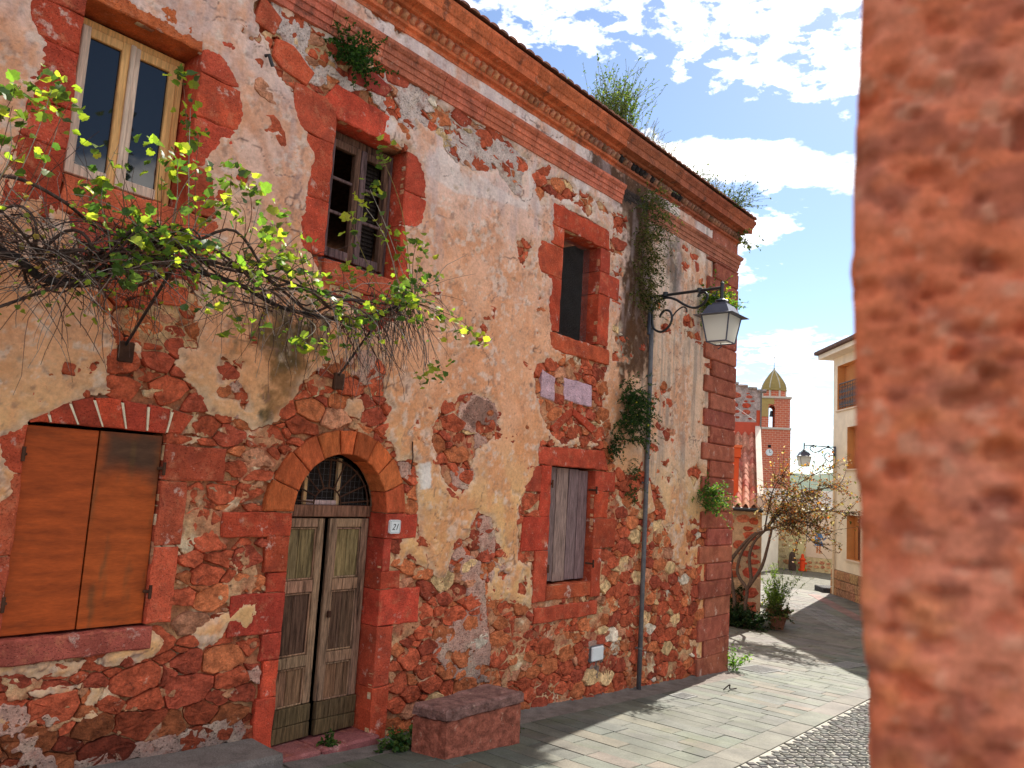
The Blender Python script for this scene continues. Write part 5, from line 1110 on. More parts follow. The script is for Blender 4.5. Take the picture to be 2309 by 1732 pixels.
def tuft(name, label, p, ax, n=60, leaf=.02, L_=.3, nl=14, cols=((.06, .12, .03), (.10, .17, .04)), flower=None, droop=.2, up=(0, -.6, .6), spread=1.0, stemc=(.08, .10, .04), seed=1, group='weeds rooted in the old house', wide=.45, r=.0025):
    rg3 = random.Random(seed); t = thing(name, label, 'plant', p, group)
    st = MB(); lv = MB(); p = Vector(p)
    for k in range(n):
        d = Vector((rg3.gauss(0, 1)*spread, rg3.gauss(0, 1)*spread, rg3.gauss(0, 1)*spread))*.5+Vector(up); d.normalize()
        q = p+Vector((rg3.uniform(-1, 1)*ax[0], rg3.uniform(-1, 1)*ax[1], rg3.uniform(-1, 1)*ax[2])); P = [q]; m_ = 6; l_ = L_*rg3.uniform(.45, 1.1)
        for j in range(m_):
            d = (d+Vector((rg3.uniform(-.2, .2), rg3.uniform(-.2, .2), rg3.uniform(-.2, .2)-droop*.35))).normalized(); P.append(P[-1]+d*l_/m_)
        st.tube(P, r, 3, vary(stemc), cap=False)
        for j in range(nl):
            f = rg3.uniform(.25, 1)*m_; i = min(int(f), m_-1); q = P[i].lerp(P[i+1], f-i)
            s_ = leaf*rg3.uniform(.5, 1.3); c = vary(rg3.choice(cols), .25)
            if flower and rg3.random() < flower[1]: c = vary(flower[0])
            T = Matrix.Translation(q) @ Matrix.Rotation(rg3.uniform(0, 6.28), 4, 'Z') @ Matrix.Rotation(rg3.uniform(-1.2, 1.2), 4, 'X') @ Matrix.Scale(s_, 4)
            V = [(0, 0, 0), (wide, .5, .1), (0, 1.1, -.05), (-wide, .5, .1)]; lv.add([T @ Vector(v) for v in V], [(0, 1, 2), (0, 2, 3)], c)
    st.build('stems', M['twig'], t, kind='stuff'); lv.build('foliage', M['foliage'], t, kind='stuff'); return t
tuft('wall_plant', 'dense green weed hanging from the broken plaster under the string course', (4.42, -.05, 6.27), (.20, .02, .12), 85, .030, .34, 24, ((.02, .06, .015), (.05, .11, .025)), droop=.5, seed=2)
tuft('wall_plant', 'large dark green plant growing beside the conduit at mid height', (9.85, -.05, 3.35), (.32, .03, .38), 210, .030, .42, 24, ((.018, .045, .016), (.04, .085, .022)), ((.5, .42, .05), .012), droop=.5, seed=3)
tuft('wall_plant', 'small dark plant below the larger one beside the conduit', (9.45, -.05, 2.90), (.12, .02, .16), 40, .028, .22, 20, ((.015, .04, .014), (.03, .07, .02)), droop=.5, seed=4)
tuft('wall_plant', 'thin trailing weed low beside the conduit and boarded window', (9.95, -.05, 2.42), (.16, .02, .32), 40, .026, .22, 14, ((.03, .06, .02), (.06, .10, .03)), droop=.6, seed=5)
tuft('wall_plant', 'bright green plant with yellow tips on the quoins behind the lantern', (12.15, -.10, 5.42), (.24, .03, .16), 150, .040, .56, 22, ((.05, .14, .02), (.12, .22, .03)), ((.45, .42, .03), .15), droop=.35, up=(.3, -.7, .5), seed=6)
tuft('wall_plant', 'green plant with small flowers on the quoins at mid height', (12.2, -.10, 2.25), (.24, .03, .16), 85, .034, .52, 22, ((.04, .12, .02), (.10, .20, .03)), ((.30, .28, .06), .10), droop=.35, up=(.35, -.7, .4), seed=7)
tuft('wall_plant', 'straggly yellow-green creeper hanging from the broken string course', (10.0, -.10, 6.45), (.26, .03, .24), 100, .030, .6, 14, ((.05, .07, .02), (.12, .12, .03)), droop=.8, seed=8)
tuft('wall_plant', 'creeper tangled down the brown damp stain beside the upper window', (10.02, -.06, 5.55), (.26, .02, .60), 190, .034, .46, 14, ((.035, .05, .014), (.10, .10, .03)), droop=.7, seed=9, stemc=(.20, .16, .07))
tuft('wall_plant', 'leafy sprig hanging under the end of the cornice', (13.35, -.15, 7.0), (.10, .05, .05), 18, .05, .45, 9, ((.05, .09, .03), (.16, .16, .04)), droop=.3, up=(.7, -.5, .1), seed=10)
tuft('roof_weed', 'tall bushy grassy weed growing on the roof edge', (9.15, .0, 7.42), (.42, .10, .03), 230, .032, .95, 15, ((.05, .10, .02), (.13, .18, .05)), droop=.02, up=(.05, -.1, 1.2), spread=.55, seed=11, stemc=(.20, .20, .10))
tuft('roof_weed', 'low pale grass along the roof edge past the bushy weed', (10.2, -.1, 7.42), (.5, .06, .02), 120, .016, .42, 5, ((.16, .18, .08), (.2, .2, .1)), droop=.1, up=(.2, -.2, 1), spread=.6, seed=12, stemc=(.24, .24, .12))
tuft('roof_weed', 'small dark leafed weed on the roof edge', (11.5, -.15, 7.42), (.28, .06, .02), 36, .034, .42, 9, ((.05, .08, .03), (.1, .13, .04)), droop=.15, up=(.3, -.3, .8), seed=13)
tuft('roof_weed', 'spreading weed near the cornice end reaching out over the street', (12.7, -.18, 7.42), (.30, .06, .02), 70, .034, .70, 11, ((.04, .07, .03), (.10, .12, .05)), droop=.15, up=(.4, -.35, .6), seed=14)
tuft('roof_weed', 'sparse dry grass on the roof edge before the cornice end', (12.1, -.15, 7.42), (.22, .06, .02), 50, .016, .4, 5, ((.16, .16, .07), (.2, .2, .1)), droop=.1, up=(.2, -.2, .9), seed=15, stemc=(.22, .2, .1))
tuft('street_weed', 'green weed at the foot of the house corner', (13.5, -.10, gz(13.5)), (.08, .08, .01), 26, .05, .5, 12, ((.10, .22, .03), (.16, .28, .04)), droop=.1, up=(.1, -.2, 1), seed=16, group='weeds in the street')
tuft('street_weed', 'dark weed at the right end of the stone bench', (6.90, -.30, gz(6.9)), (.10, .08, .02), 34, .045, .30, 12, ((.03, .07, .02), (.06, .1, .03)), droop=.3, up=(0, -.3, 1), seed=17, group='weeds in the street')
tuft('street_weed', 'weed growing between the doorstep and the bench', (5.46, -.33, gz(5.46)), (.12, .06, .01), 34, .05, .22, 12, ((.03, .08, .02), (.08, .13, .03)), droop=.3, up=(0, -.3, 1), seed=18, group='weeds in the street')
tuft('street_weed', 'tiny weed in the gap of the double door', (4.85, -.02, -.15), (.04, .04, .01), 16, .035, .12, 10, ((.04, .09, .02), (.08, .13, .03)), droop=.3, up=(0, -.4, 1), seed=19, group='weeds in the street')
m = MB(); m.tube(scroll([(11.62, -.80, gz(11.6)+.01), (11.70, -.86, gz(11.7)+.09), (11.76, -.84, gz(11.76)+.02), (11.86, -.90, gz(11.86)+.03)]), .010, 5, (.03, .022, .018)); m.build('fallen_twig', M['twig'], label='short dark twig lying on the sunlit paving', cat='twig')

# ================================================================ BEYOND THE CORNER
def frame(o, ax, ay): T = Matrix((Vector(ax).normalized().to_3d(), Vector(ay).normalized().to_3d(), Vector((0, 0, 1)))).transposed().to_4x4(); T.translation = Vector(o); return T
def holes_wall(mb, T, s0, s1, z0, z1, holes, depth, c, cr):     # wall in local x/z at y=0, outside towards -y, with real recesses
    S_ = sorted({s0, s1, *[h[0] for h in holes], *[h[1] for h in holes]}); Zs = sorted({z0, z1, *[h[2] for h in holes], *[h[3] for h in holes]})
    for i in range(len(S_)-1):
        for j in range(len(Zs)-1):
            a, b, e, f = S_[i], S_[i+1], Zs[j], Zs[j+1]; mx, mz = (a+b)/2, (e+f)/2
            if any(h[0] < mx < h[1] and h[2] < mz < h[3] for h in holes): continue
            mb.add([T @ Vector(p) for p in ((a, 0, e), (b, 0, e), (b, 0, f), (a, 0, f))], [(0, 1, 2, 3)], c)
    for a, b, e, f in holes:
        for q in (((a, 0, e), (a, depth, e), (a, depth, f), (a, 0, f)), ((b, 0, f), (b, depth, f), (b, depth, e), (b, 0, e)), ((a, 0, f), (a, depth, f), (b, depth, f), (b, 0, f)), ((a, depth, e), (a, 0, e), (b, 0, e), (b, depth, e))):
            mb.add([T @ Vector(p) for p in q], [(0, 1, 2, 3)], cr)
def loose_stones(T, n, s0, s1, z0, z1, parent, colr, seed, smin=.08, smax=.3, y=-.012, name='stone', mat='stone', xs=None):
    rg5 = random.Random(seed); put = []; t = 0
    while len(put) < n and t < 4000:
        t += 1; a = rg5.uniform(smin, smax)*.5; b = a*rg5.uniform(.4, .75); x, zz = rg5.uniform(s0+a, s1-a), rg5.uniform(z0+b, z1-b)
        if any(abs(x-q[0]) < a+q[2]+.02 and abs(zz-q[1]) < b+q[3]+.02 for q in put): continue
        put.append((x, zz, a, b)); k = rg5.choice((7, 8, 9)); ph = rg5.uniform(0, 6)
        P = [(x+a*math.cos(ph+6.283*i/k)*rg5.uniform(.8, 1.15), zz+b*math.sin(ph+6.283*i/k)*rg5.uniform(.8, 1.15)) for i in range(k)]
        V = [T @ Vector((p[0], .03, p[1])) for p in P]+[T @ Vector((p[0], y*.5, p[1])) for p in P]+[T @ Vector((x+(p[0]-x)*.85, y*rg5.uniform(.8, 1.4), zz+(p[1]-zz)*.85)) for p in P]
        F = [(i, (i+1) % k, k+(i+1) % k, k+i) for i in range(k)]+[(k+i, k+(i+1) % k, 2*k+(i+1) % k, 2*k+i) for i in range(k)]+[tuple(range(2*k, 3*k))]
        link(name, mesh(name, V, F, vary(rg5.choice(colr), .2)), M[mat], parent)
# ---- low stone house with a tiled lean-to roof
O_ = (20.75, 2.32, 0); ca, sa = math.cos(R(24)), math.sin(R(24))
TL = frame(O_, (sa, -ca), (ca, sa))
low = thing('low_house', 'low stone house with a curved-tile roof past the red quoins', 'house', (20.5, 4, -1.08))
m = MB(); holes_wall(m, TL, -6, 0, -1.3, 2.08, [], .1, (.50, .33, .20), (.4, .3, .2))
m.add([TL @ Vector(p) for p in ((0, 0, -1.3), (0, 3.3, -1.3), (0, 3.3, 4.2), (0, 0, 2.08))], [(0, 1, 2, 3)], (.60, .48, .36))
lw = m.build('wall', M['scratch'], low)
loose_stones(TL, 46, -1.7, -.02, -1.1, 2.0, lw, ((.42, .10, .05), (.46, .16, .08), (.52, .36, .22)), 5, .14, .5)
loose_stones(TL, 14, -.55, -.0, -1.05, 1.9, lw, ((.40, .08, .045),), 6, .25, .5, y=-.016)
m = MB(); slope = (4.25-2.08)/3.5
m.add([TL @ Vector(p) for p in ((-6, -.22, 2.02), (-.10, -.22, 2.02), (-.10, 3.3, 4.20), (-6, 3.3, 4.20))], [(0, 1, 2, 3)], (.32, .14, .09)); m.add([TL @ Vector(p) for p in ((-6, -.22, 1.98), (-.1, -.22, 1.98), (-.1, 0.02, 2.0), (-6, .02, 2.0))], [(0, 1, 2, 3)], (.2, .12, .08))
lr = m.build('roof', M['tile'], low)
for i in range(9):
    for j in range(13):
        xx = -.20-i*.205; y0 = -.27+j*.275; V = []; n = 9; mb = MB()
        for yy, dz in ((y0, .045), (y0+.36, .018)):
            for k in range(n):
                t = k/(n-1); V.append(TL @ Vector((xx-.205*.5+.225*t, yy+random.uniform(-.004, .004), 2.05+(yy+.22)*.62+dz+.062*math.sin(t*2*math.pi-.6))))
        nn_ = len(V); V += [v-Vector((0, 0, .016)) for v in V[:n]]
        mb.add(V, [(k, k+1, n+k+1, n+k) for k in range(n-1)]+[(k+1, k, nn_+k, nn_+k+1) for k in range(n-1)], vary((.46, .22, .15) if random.random() < .75 else (.38, .13, .09), .2)); mb.build('roof_tile', M['tile'], lr)
m = MB(); pr = [(-.12, 1.95), (3.32, 4.10), (3.32, 4.52), (-.12, 2.36)]
m.add([TL @ Vector((x, y, z)) for x in (-.13, .03) for y, z in pr], [(0, 1, 2, 3), (7, 6, 5, 4), (0, 4, 5, 1), (1, 5, 6, 2), (2, 6, 7, 3), (3, 7, 4, 0)], (.66, .56, .48)); m.build('parapet', M['paint'], low)
m = MB(); m.tube([TL @ Vector((-6, -.27, 1.97)), TL @ Vector((.02, -.27, 1.97))], .05, 8); m.build('gutter', M['iron'], low)
ch = MB(); ch.bbox(-1.42, -.62, .22, .85, 1.6, 3.36, b=.01, c=(.56, .085, .03), M=TL); chm = ch.build('chimney', M['paint'], low, label='tall red-orange chimney block on the tiled roof')
m = MB(); m.bbox(-1.47, -.57, .17, .90, 3.36, 3.66, b=.01, c=(.56, .09, .03), M=TL); m.bbox(-1.50, -.54, .14, .93, 3.62, 3.70, b=.01, c=(.60, .14, .06), M=TL); m.build('cap', M['paint'], chm)
# ---- tall house behind it, grey patched gable
TG = TL @ Matrix.Translation((0, 3.32, 0))
gab = thing('gable_house', 'tall house with a grey mortar wall patched with red stones', 'house', TG @ Vector((-2, 1, -1.08)))
m = MB(); top = lambda x: 5.62-.26*x
m.add([TG @ Vector(p) for p in ((-6, 0, -1.3), (0.02, 0, -1.3), (.02, 0, top(.02)), (-6, 0, top(-6)))], [(0, 1, 2, 3)], (.36, .32, .31))
m.add([TG @ Vector(p) for p in ((.02, 0, -1.3), (.02, 7, -1.3), (.02, 7, top(0)), (.02, 0, top(0)))], [(0, 1, 2, 3)], (.62, .56, .48))
m.add([TG @ Vector(p) for p in ((-6, 0, top(-6)), (.02, 0, top(0)), (.02, 7, top(0)), (-6, 7, top(-6)))], [(0, 1, 2, 3)], (.3, .25, .22)); m.add([TG @ Vector(p) for p in ((-6, 7, -1.3), (.02, 7, -1.3), (.02, 7, top(0)), (-6, 7, top(-6)))], [(3, 2, 1, 0)], (.5, .4, .3))
gw = m.build('wall', M['mortar'], gab)
loose_stones(TG, 30, -2.2, -.12, 4.70, 5.6, gw, ((.44, .08, .045), (.40, .10, .06)), 8, .12, .55)
m = MB(); m.bbox(-6, 0.0, -.02, .0, 4.15, 4.62, b=.004, c=(.46, .09, .055), M=TG); m.bbox(-.10, .012, -.021, .0, 4.62, 5.0, b=.004, c=(.46, .08, .04), M=TG); m.build('red_band', M['paint'], gab)
x = -2.6
while x < 0:
    mb = MB(); mb.bbox(x, x+.27, -.06, .3, top(x+.13)-.02, top(x+.13)+.05, b=.012, c=vary((.30, .27, .26), .2), M=TG, jit=.006); mb.build('coping', M['stone'], gab); x += .28
m = MB(); m.tube([TG @ Vector((.03, -.05, -1.2)), TG @ Vector((.03, -.05, top(0)))], .025, 6); m.build('downpipe', M['galv'], gab)
m = MB(); m.tube([TG @ Vector((-1.35, -.10, 5.52)), TG @ Vector((-.7, -.12, 5.05)), TG @ Vector((-.12, -.10, 4.66))], .009, 5); m.build('cable', M['white'], label='pale cable hanging across the grey gable wall', cat='cable')
# ---- yellow house opposite
TY = frame((31.09, 3.73, 0), (-.788, -.616), (.616, -.788))
yel = thing('yellow_house', 'three-storey cream yellow house with orange window reveals and stone plinth', 'house', (31, 3, -1.08))
CY = (.74, .60, .44); OR = (.62, .27, .09)
hl = []
for k in range(5):
    s_ = 1.35+k*3.6; hl += [(s_, s_+1.2, 3.52, 5.05), (s_, s_+1.2, .31, 1.87)]
hl += [(.38, 2.6, 5.75, 7.45), (4.0, 6.2, 5.75, 7.45), (8.2, 9.4, 6.0, 7.45), (11.8, 13, 6.0, 7.45), (15.4, 16.6, 6.0, 7.45)]
m = MB(); holes_wall(m, TY, 0, 20, -.16, 8.0, hl, .28, CY, OR)
m.add([TY @ Vector(p) for p in ((0, 9, -1.3), (0, 0, -1.3), (0, 0, 8.0), (0, 9, 8.0))], [(0, 1, 2, 3)], CY); m.add([TY @ Vector(p) for p in ((20, 0, -1.3), (20, 9, -1.3), (20, 9, 8), (20, 0, 8))], [(0, 1, 2, 3)], CY); m.add([TY @ Vector(p) for p in ((20, 9, -1.3), (0, 9, -1.3), (0, 9, 8), (20, 9, 8))], [(0, 1, 2, 3)], CY)
m.add([TY @ Vector(p) for p in ((0, .01, -1.3), (20, .01, -1.3), (20, .01, -.16), (0, .01, -.16))], [(0, 1, 2, 3)], (.3, .2, .13))
yw_ = m.build('wall', M['paint'], yel)
for a, b, e, f in hl:
    m = MB(); m.bbox(a-.06, b+.06, -.06, .10, e-.06, e-.003, b=.006, c=(.66, .50, .36), M=TY); sl = m.build('window', M['paint'], yel)
    m = MB(); m.box(a, b, .285, .30, e, f, (.50, .20, .07), M=TY); m.build('back_panel', M['paint'], sl)
    if f-e < 1.6:
        m = MB(); m.bbox(a+.35, b-.35, .262, .284, e+.02, f-.02, b=.004, c=(.10, .05, .03), M=TY); m.build('pane', M['glass'], sl)
        for z_ in np.arange(e+.05, f-.05, .07): 
            if a > 2: break
            m = MB(); m.bbox(a+.62, b-.02, .235, .262, z_, z_+.05, b=.006, c=(.50, .26, .12), M=TY); m.build('slat', M['paint'], sl)
for a, b in ((.66, 2.55), (4.1, 6.1)):
    m = MB(); m.tube([TY @ Vector((a, -.03, 6.72)), TY @ Vector((b, -.03, 6.72))], .025, 6); m.tube([TY @ Vector((a, -.03, 6.58)), TY @ Vector((b, -.03, 6.58))], .015, 5); m.tube([TY @ Vector((a, -.03, 5.84)), TY @ Vector((b, -.03, 5.84))], .02, 5)
    x = a
    while x < b:
        m.tube([TY @ Vector((x, -.03, 5.78)), TY @ Vector((x, -.03, 6.72))], .012, 4)
        for zz in (5.90, 6.14, 6.36): m.add([TY @ Vector((x+dx, -.035, zz+dz)) for dx, dz in ((.02, 0), (.125, 0), (.07, .2))], [(0, 1, 2)])
        x += .15
    m.build('balcony_railing', M['iron'], yel)
k = 0
for z0 in (-1.14, -.83, -.50):
    x = -.03+(.0 if k % 2 else -.0); k += 1
    while x < 5.5:
        w = random.uniform(.38, .75); mb = MB(); mb.bbox(x+.008, x+w-.008, -.05+random.uniform(-.008, .008), .05, z0+.006, z0+.32 if z0 > -.6 else z0+.30, b=.015, c=vary((.40, .20, .10), .2, .1), M=TY, jit=.006); mb.build('plinth_stone', M['stone'], yel); x += w
m = MB(); m.bbox(-.45, 20.4, -.45, 9.4, 7.80, 7.98, b=.01, c=(.74, .62, .48), M=TY); ev = m.build('eave', M['paint'], yel)
m = MB(); m.bbox(-.56, 20.5, -.58, -.40, 7.98, 8.12, b=.02, c=(.12, .07, .055), M=TY); m.bbox(-.56, -.40, -.40, 9.5, 7.98, 8.12, b=.02, c=(.12, .07, .055), M=TY); m.build('roof_gutter', M['tile'], ev)
m = MB(); V = [TY @ Vector(p) for p in ((-.5, -.5, 8.0), (20.4, -.5, 8.0), (20.4, 9.4, 8.0), (-.5, 9.4, 8.0), (4, 4.5, 9.6), (16, 4.5, 9.6))]; m.add(V, [(0, 1, 5, 4), (1, 2, 5), (2, 3, 4, 5), (3, 0, 4), (3, 2, 1, 0)], (.34, .16, .1)); m.build('roof', M['tile'], yel)
m = MB(); m.tube([TY @ Vector((.30, -.07, -1.1)), TY @ Vector((.30, -.07, 3.95))], .045, 8, (.66, .50, .32)); m.build('downpipe', M['paint'], yel)
lamp('black scroll bracket lantern on the cream yellow house', TY @ Matrix.Translation((.30, -.03, 4.38)), 1.0)
m = MB(); m.bbox(-1.0, -.05, -.30, .45, -1.2, -.90, b=.02, c=(.06, .06, .06), M=TY); m.build('doorstep_block', M['stone'], label='dark stone block at the corner of the cream yellow house', cat='stone block')
# ---- coloured bands in the far paving
def band(name, a, b, w, c, n):
    a, b = Vector(a), Vector(b); d = (b-a).normalized(); q = Vector((-d.y, d.x))*w/2; L_ = (b-a).length; mb = MB()
    for i in range(n):
        for j in range(1 if n < 40 else 4):
            o0, o1 = (-1, 1) if n < 40 else (-1+j*.5+.03, -1+(j+1)*.5-.03)
            p0, p1 = a+d*(L_*i/n+.008), a+d*(L_*(i+1)/n-.008)
            slab(mb, [tuple(p0+q*o0), tuple(p1+q*o0), tuple(p1+q*o1), tuple(p0+q*o1)], vary(c, .15), top=.006, b=.006)
    mb.build(name, M['slab'], pave, kind='stuff')
band('red_paving_band', (24.9, .9), (29.9, 4.0), .42, (.17, .085, .07), 12); band('sett_band', (22.0, .10), (26.4, 3.2), .85, (.16, .15, .14), 64)
# ---- far mural wall and houses closing the street
TF = frame((39.6, 4, 0), (0, 1, 0), (1, 0, 0)); TF = frame((39.6, 13, 0), (0, -1, 0), (1, 0, 0))
far_ = thing('mural_wall', 'old plastered stone wall with a painted girl at the street end', 'wall', (39.7, 8, -1.08))
m = MB(); V = []; n = 40
for i in range(n+1):
    x = i*9.5/n; V += [TF @ Vector((x, 0, -1.3)), TF @ Vector((x, 0, 2.1+.25*float(fbm(np.array([x*1.3]), np.array([0.]), 8)[0]*4)))]
m.add(V, [(2*i, 2*i+2, 2*i+3, 2*i+1) for i in range(n)], (.52, .44, .27)); m.add([v+Vector((.5, 0, 0)) for v in V], [(2*i+1, 2*i+3, 2*i+2, 2*i) for i in range(n)], (.5, .42, .27)); m.add([p for i in range(n+1) for p in (V[2*i+1], V[2*i+1]+Vector((.5, 0, 0)))], [(2*i, 2*i+2, 2*i+3, 2*i+1) for i in range(n)], (.4, .36, .28))
fw_ = m.build('wall', M['scratch'], far_)
loose_stones(TF, 60, 2.6, 5.2, -1.0, 2.0, fw_, ((.42, .33, .20), (.34, .22, .13), (.40, .18, .10)), 12, .18, .5, y=-.02)
loose_stones(TF, 26, 5.3, 6.6, -1.05, -.50, fw_, ((.48, .30, .17), (.40, .18, .10)), 13, .2, .45, y=-.02)
m = MB(); m.bbox(5.35, 6.7, -.012, .0, -.42, 1.55, b=.004, c=(.58, .47, .38), M=TF); pnl = m.build('painted_panel', M['paint'], far_)
def flat(poly, c, y=-.016):
    mb = MB(); mb.prism(ccw(poly), y, -.010, c, M=TF); mb.build('mural_shape', M['paint'], pnl)
fx = 13-7.03
flat([(fx+.16*math.cos(a)*.62+.0, .92+.11*math.sin(a)) for a in np.linspace(0, 6.28, 14)[:-1]], (.60, .36, .22)); flat([(fx-.10, .95), (fx-.04, 1.05), (fx+.06, 1.05), (fx+.10, .96), (fx+.03, 1.0)], (.35, .17, .06), -.019)
flat([(fx-.12, .76), (fx+.10, .76), (fx+.13, .45), (fx+.22, .16), (fx-.20, .16), (fx-.14, .45)], (.07, .16, .34)); flat([(fx+.09, .74), (fx+.14, .72), (fx+.24, .50), (fx+.36, .60), (fx+.38, .56), (fx+.24, .42), (fx+.10, .60)], (.08, .18, .36), -.018); flat([(fx-.12, .74), (fx-.17, .70), (fx-.20, .35), (fx-.15, .34), (fx-.10, .6)], (.08, .18, .36), -.018)
flat([(fx-.10, .16), (fx-.02, .16), (fx-.03, -.18), (fx-.12, -.20)], (.48, .20, .10)); flat([(fx+.02, .16), (fx+.10, .16), (fx+.09, -.20), (fx+.0, -.22)], (.48, .20, .10)); flat([(fx+.42, .66), (fx+.48, .72), (fx+.53, .66), (fx+.46, .56), (fx+.37, .66), (fx+.40, .71)], (.8, .74, .68)); flat([(fx-.22, .36), (fx-.14, .36), (fx-.14, .24), (fx-.24, .24)], (.16, .07, .04), -.019)
m = MB(); m.prism([(4.55, -.6), (5.25, -.6), (5.25, .3)]+[(4.9+.35*math.cos(a), .3+.38*math.sin(a)) for a in np.linspace(0, math.pi, 9)], -.02, .0, (.50, .46, .26), M=TF); m.prism(rect(4.87, 4.97, .16, .37), -.024, -.01, (.02, .02, .02), M=TF); m.build('walled_arch', M['paint'], far_)
t = thing('dark_post', 'dark weathered wooden post at the foot of the mural wall', 'post', (38.9, 8.05, -1.08)); m = MB(); m.lathe([(.17, -1.08), (.18, -.9), (.17, -.55), (.15, -.4), (.12, -.26), (.05, -.2)], 38.9, 8.05, 9, (.06, .04, .035)); m.build('shaft', M['oldwood'], t); m = MB(); m.lathe([(.05, -.2), (.09, -.16), (.07, -.08), (.02, -.05)], 38.93, 7.98, 8, (.06, .04, .03)); m.build('knob', M['oldwood'], t)
t = thing('red_hydrant', 'small red hydrant beside the dark post', 'hydrant', (39.2, 7.66, -1.08)); m = MB(); m.lathe([(.20, -1.08), (.20, -1.0), (.13, -.98), (.12, -.6), (.15, -.58), (.15, -.52), (.08, -.46), (.07, -.32), (.02, -.27)], 39.2, 7.66, 12, (.55, .06, .02)); m.build('barrel', M['paint'], t); m = MB(); m.tube([(39.2, 7.45, -.72), (39.2, 7.87, -.72)], .05, 8, (.55, .06, .02)); m.build('outlet', M['paint'], t)
def small_house(name, label, x0, x1, y0, y1, z1, zr, c, cr):
    t = thing(name, label, 'house', ((x0+x1)/2, (y0+y1)/2, -1.08)); m = MB(); m.box(x0, x1, y0, y1, -1.3, z1, c); m.build('wall', M['paint'], t)
    m = MB(); ym = (y0+y1)/2; V = [(x0-.2, y0-.2, z1), (x1+.2, y0-.2, z1), (x1+.2, y1+.2, z1), (x0-.2, y1+.2, z1), ((x0+x1)/2, y0-.2, zr), ((x0+x1)/2, y1+.2, zr)]
    m.add(V, [(0, 4, 5, 3), (1, 2, 5, 4), (0, 1, 4), (2, 3, 5), (3, 2, 1, 0)], cr); m.build('roof', M['tile'], t)
    for k in range(2):
        yy = y0+(y1-y0)*(.3+.4*k); m = MB(); m.bbox(x0-.03, x0+.05, yy-.3, yy+.3, z1-1.6, z1-.6, b=.01, c=(.10, .08, .07)); m.build('window', M['oldwood'], t)
small_house('stone_house', 'grey stone house with an old tiled roof behind the mural wall', 43, 50, 4.0, 12.5, 1.9, 2.9, (.30, .26, .22), (.15, .125, .105))
small_house('white_house', 'small white house behind the leafing shrub', 33, 38.5, 8.6, 12, 1.7, 2.5, (.68, .66, .60), (.42, .26, .18))
# ---- church tower
bm_ = bpy.data.materials.new('brickwork'); bm_.use_nodes = True; t_ = bm_.node_tree
ct = Vector((131.0, 44.9, 0)); va = math.atan2(ct.y+6, ct.x)+R(5); TT = frame(ct, (math.sin(va), -math.cos(va)), (math.cos(va), math.sin(va)))
gm = t_.nodes.new('ShaderNodeNewGeometry'); mp = t_.nodes.new('ShaderNodeVectorMath'); mp.operation = 'DOT_PRODUCT'; mp.inputs[1].default_value = tuple((TT.to_3x3() @ Vector((1, 1, 0))))
sx = t_.nodes.new('ShaderNodeSeparateXYZ'); cb = t_.nodes.new('ShaderNodeCombineXYZ'); bk = t_.nodes.new('ShaderNodeTexBrick')
t_.links.new(gm.outputs['Position'], mp.inputs[0]); t_.links.new(gm.outputs['Position'], sx.inputs[0]); t_.links.new(mp.outputs['Value'], cb.inputs[0]); t_.links.new(sx.outputs[2], cb.inputs[1]); t_.links.new(cb.outputs[0], bk.inputs['Vector'])
bk.inputs['Scale'].default_value = 1; bk.inputs['Brick Width'].default_value = .85; bk.inputs['Row Height'].default_value = .36; bk.inputs['Mortar Size'].default_value = .035
bk.inputs['Color1'].default_value = (.58, .125, .055, 1); bk.inputs['Color2'].default_value = (.48, .105, .055, 1); bk.inputs['Mortar'].default_value = (.60, .32, .21, 1); t_.links.new(bk.outputs[0], t_.nodes['Principled BSDF'].inputs[0]); t_.nodes['Principled BSDF'].inputs['Roughness'].default_value = .9
tow = thing('church_tower', 'red brick bell tower with a clock and ribbed ochre dome', 'tower', (ct.x, ct.y, -1.08)); h = 2.55
m = MB(); m.box(-h, h, -h, h, -1.3, 13.7, M=TT); m.build('shaft', bm_, tow)
STC = (.55, .45, .36)
m = MB(); m.bbox(-h-.15, h+.15, -h-.15, h+.15, 13.7, 14.05, b=.05, c=STC, M=TT); m.build('string_course', M['paint'], tow)
hb_ = 2.45; ax_ = -.45; aw = .5
def belf(yy0, yy1):
    m = MB()
    L2 = [(-hb_, 14.05), (ax_-aw, 14.05), (ax_-aw, 17.2)]+[(ax_+aw*math.cos(a), 17.2+aw*1.2*math.sin(a)) for a in np.linspace(math.pi, math.pi/2, 6)[1:]]+[(ax_, 18.9), (-hb_, 18.9)]
    R2 = [(ax_+aw, 14.05), (hb_, 14.05), (hb_, 18.9), (ax_, 18.9)]+[(ax_+aw*math.cos(a), 17.2+aw*1.2*math.sin(a)) for a in np.linspace(math.pi/2, 0, 6)]
    m.prism(L2, yy0, yy1, M=TT); m.prism(R2, yy0, yy1, M=TT); return m
belf(-hb_, -hb_+.6).build('belfry_front', bm_, tow); belf(hb_-.6, hb_).build('belfry_rear', bm_, tow)
m = MB(); m.box(-hb_, -hb_+.6, -hb_+.6, hb_-.6, 14.05, 18.9, M=TT); m.build('belfry_side', bm_, tow); m = MB(); m.box(hb_-.6, hb_, -hb_+.6, hb_-.6, 14.05, 18.9, M=TT); m.build('belfry_side', bm_, tow)
m = MB(); m.bbox(-hb_-.03, -.1, -hb_-.06, -hb_+.02, 17.9, 18.9, b=.02, c=(.42, .28, .10), M=TT); m.bbox(-hb_-.03, ax_-aw-.05, -hb_-.05, -hb_+.02, 15.8, 17.9, b=.02, c=(.42, .27, .10), M=TT); m.build('ochre_render', M['paint'], tow)
m = MB(); m.bbox(-hb_-.25, hb_+.25, -hb_-.25, hb_+.25, 18.9, 19.25, b=.06, c=STC, M=TT); m.build('cornice', M['paint'], tow)
o8 = TT @ Vector((0, 0, 0))
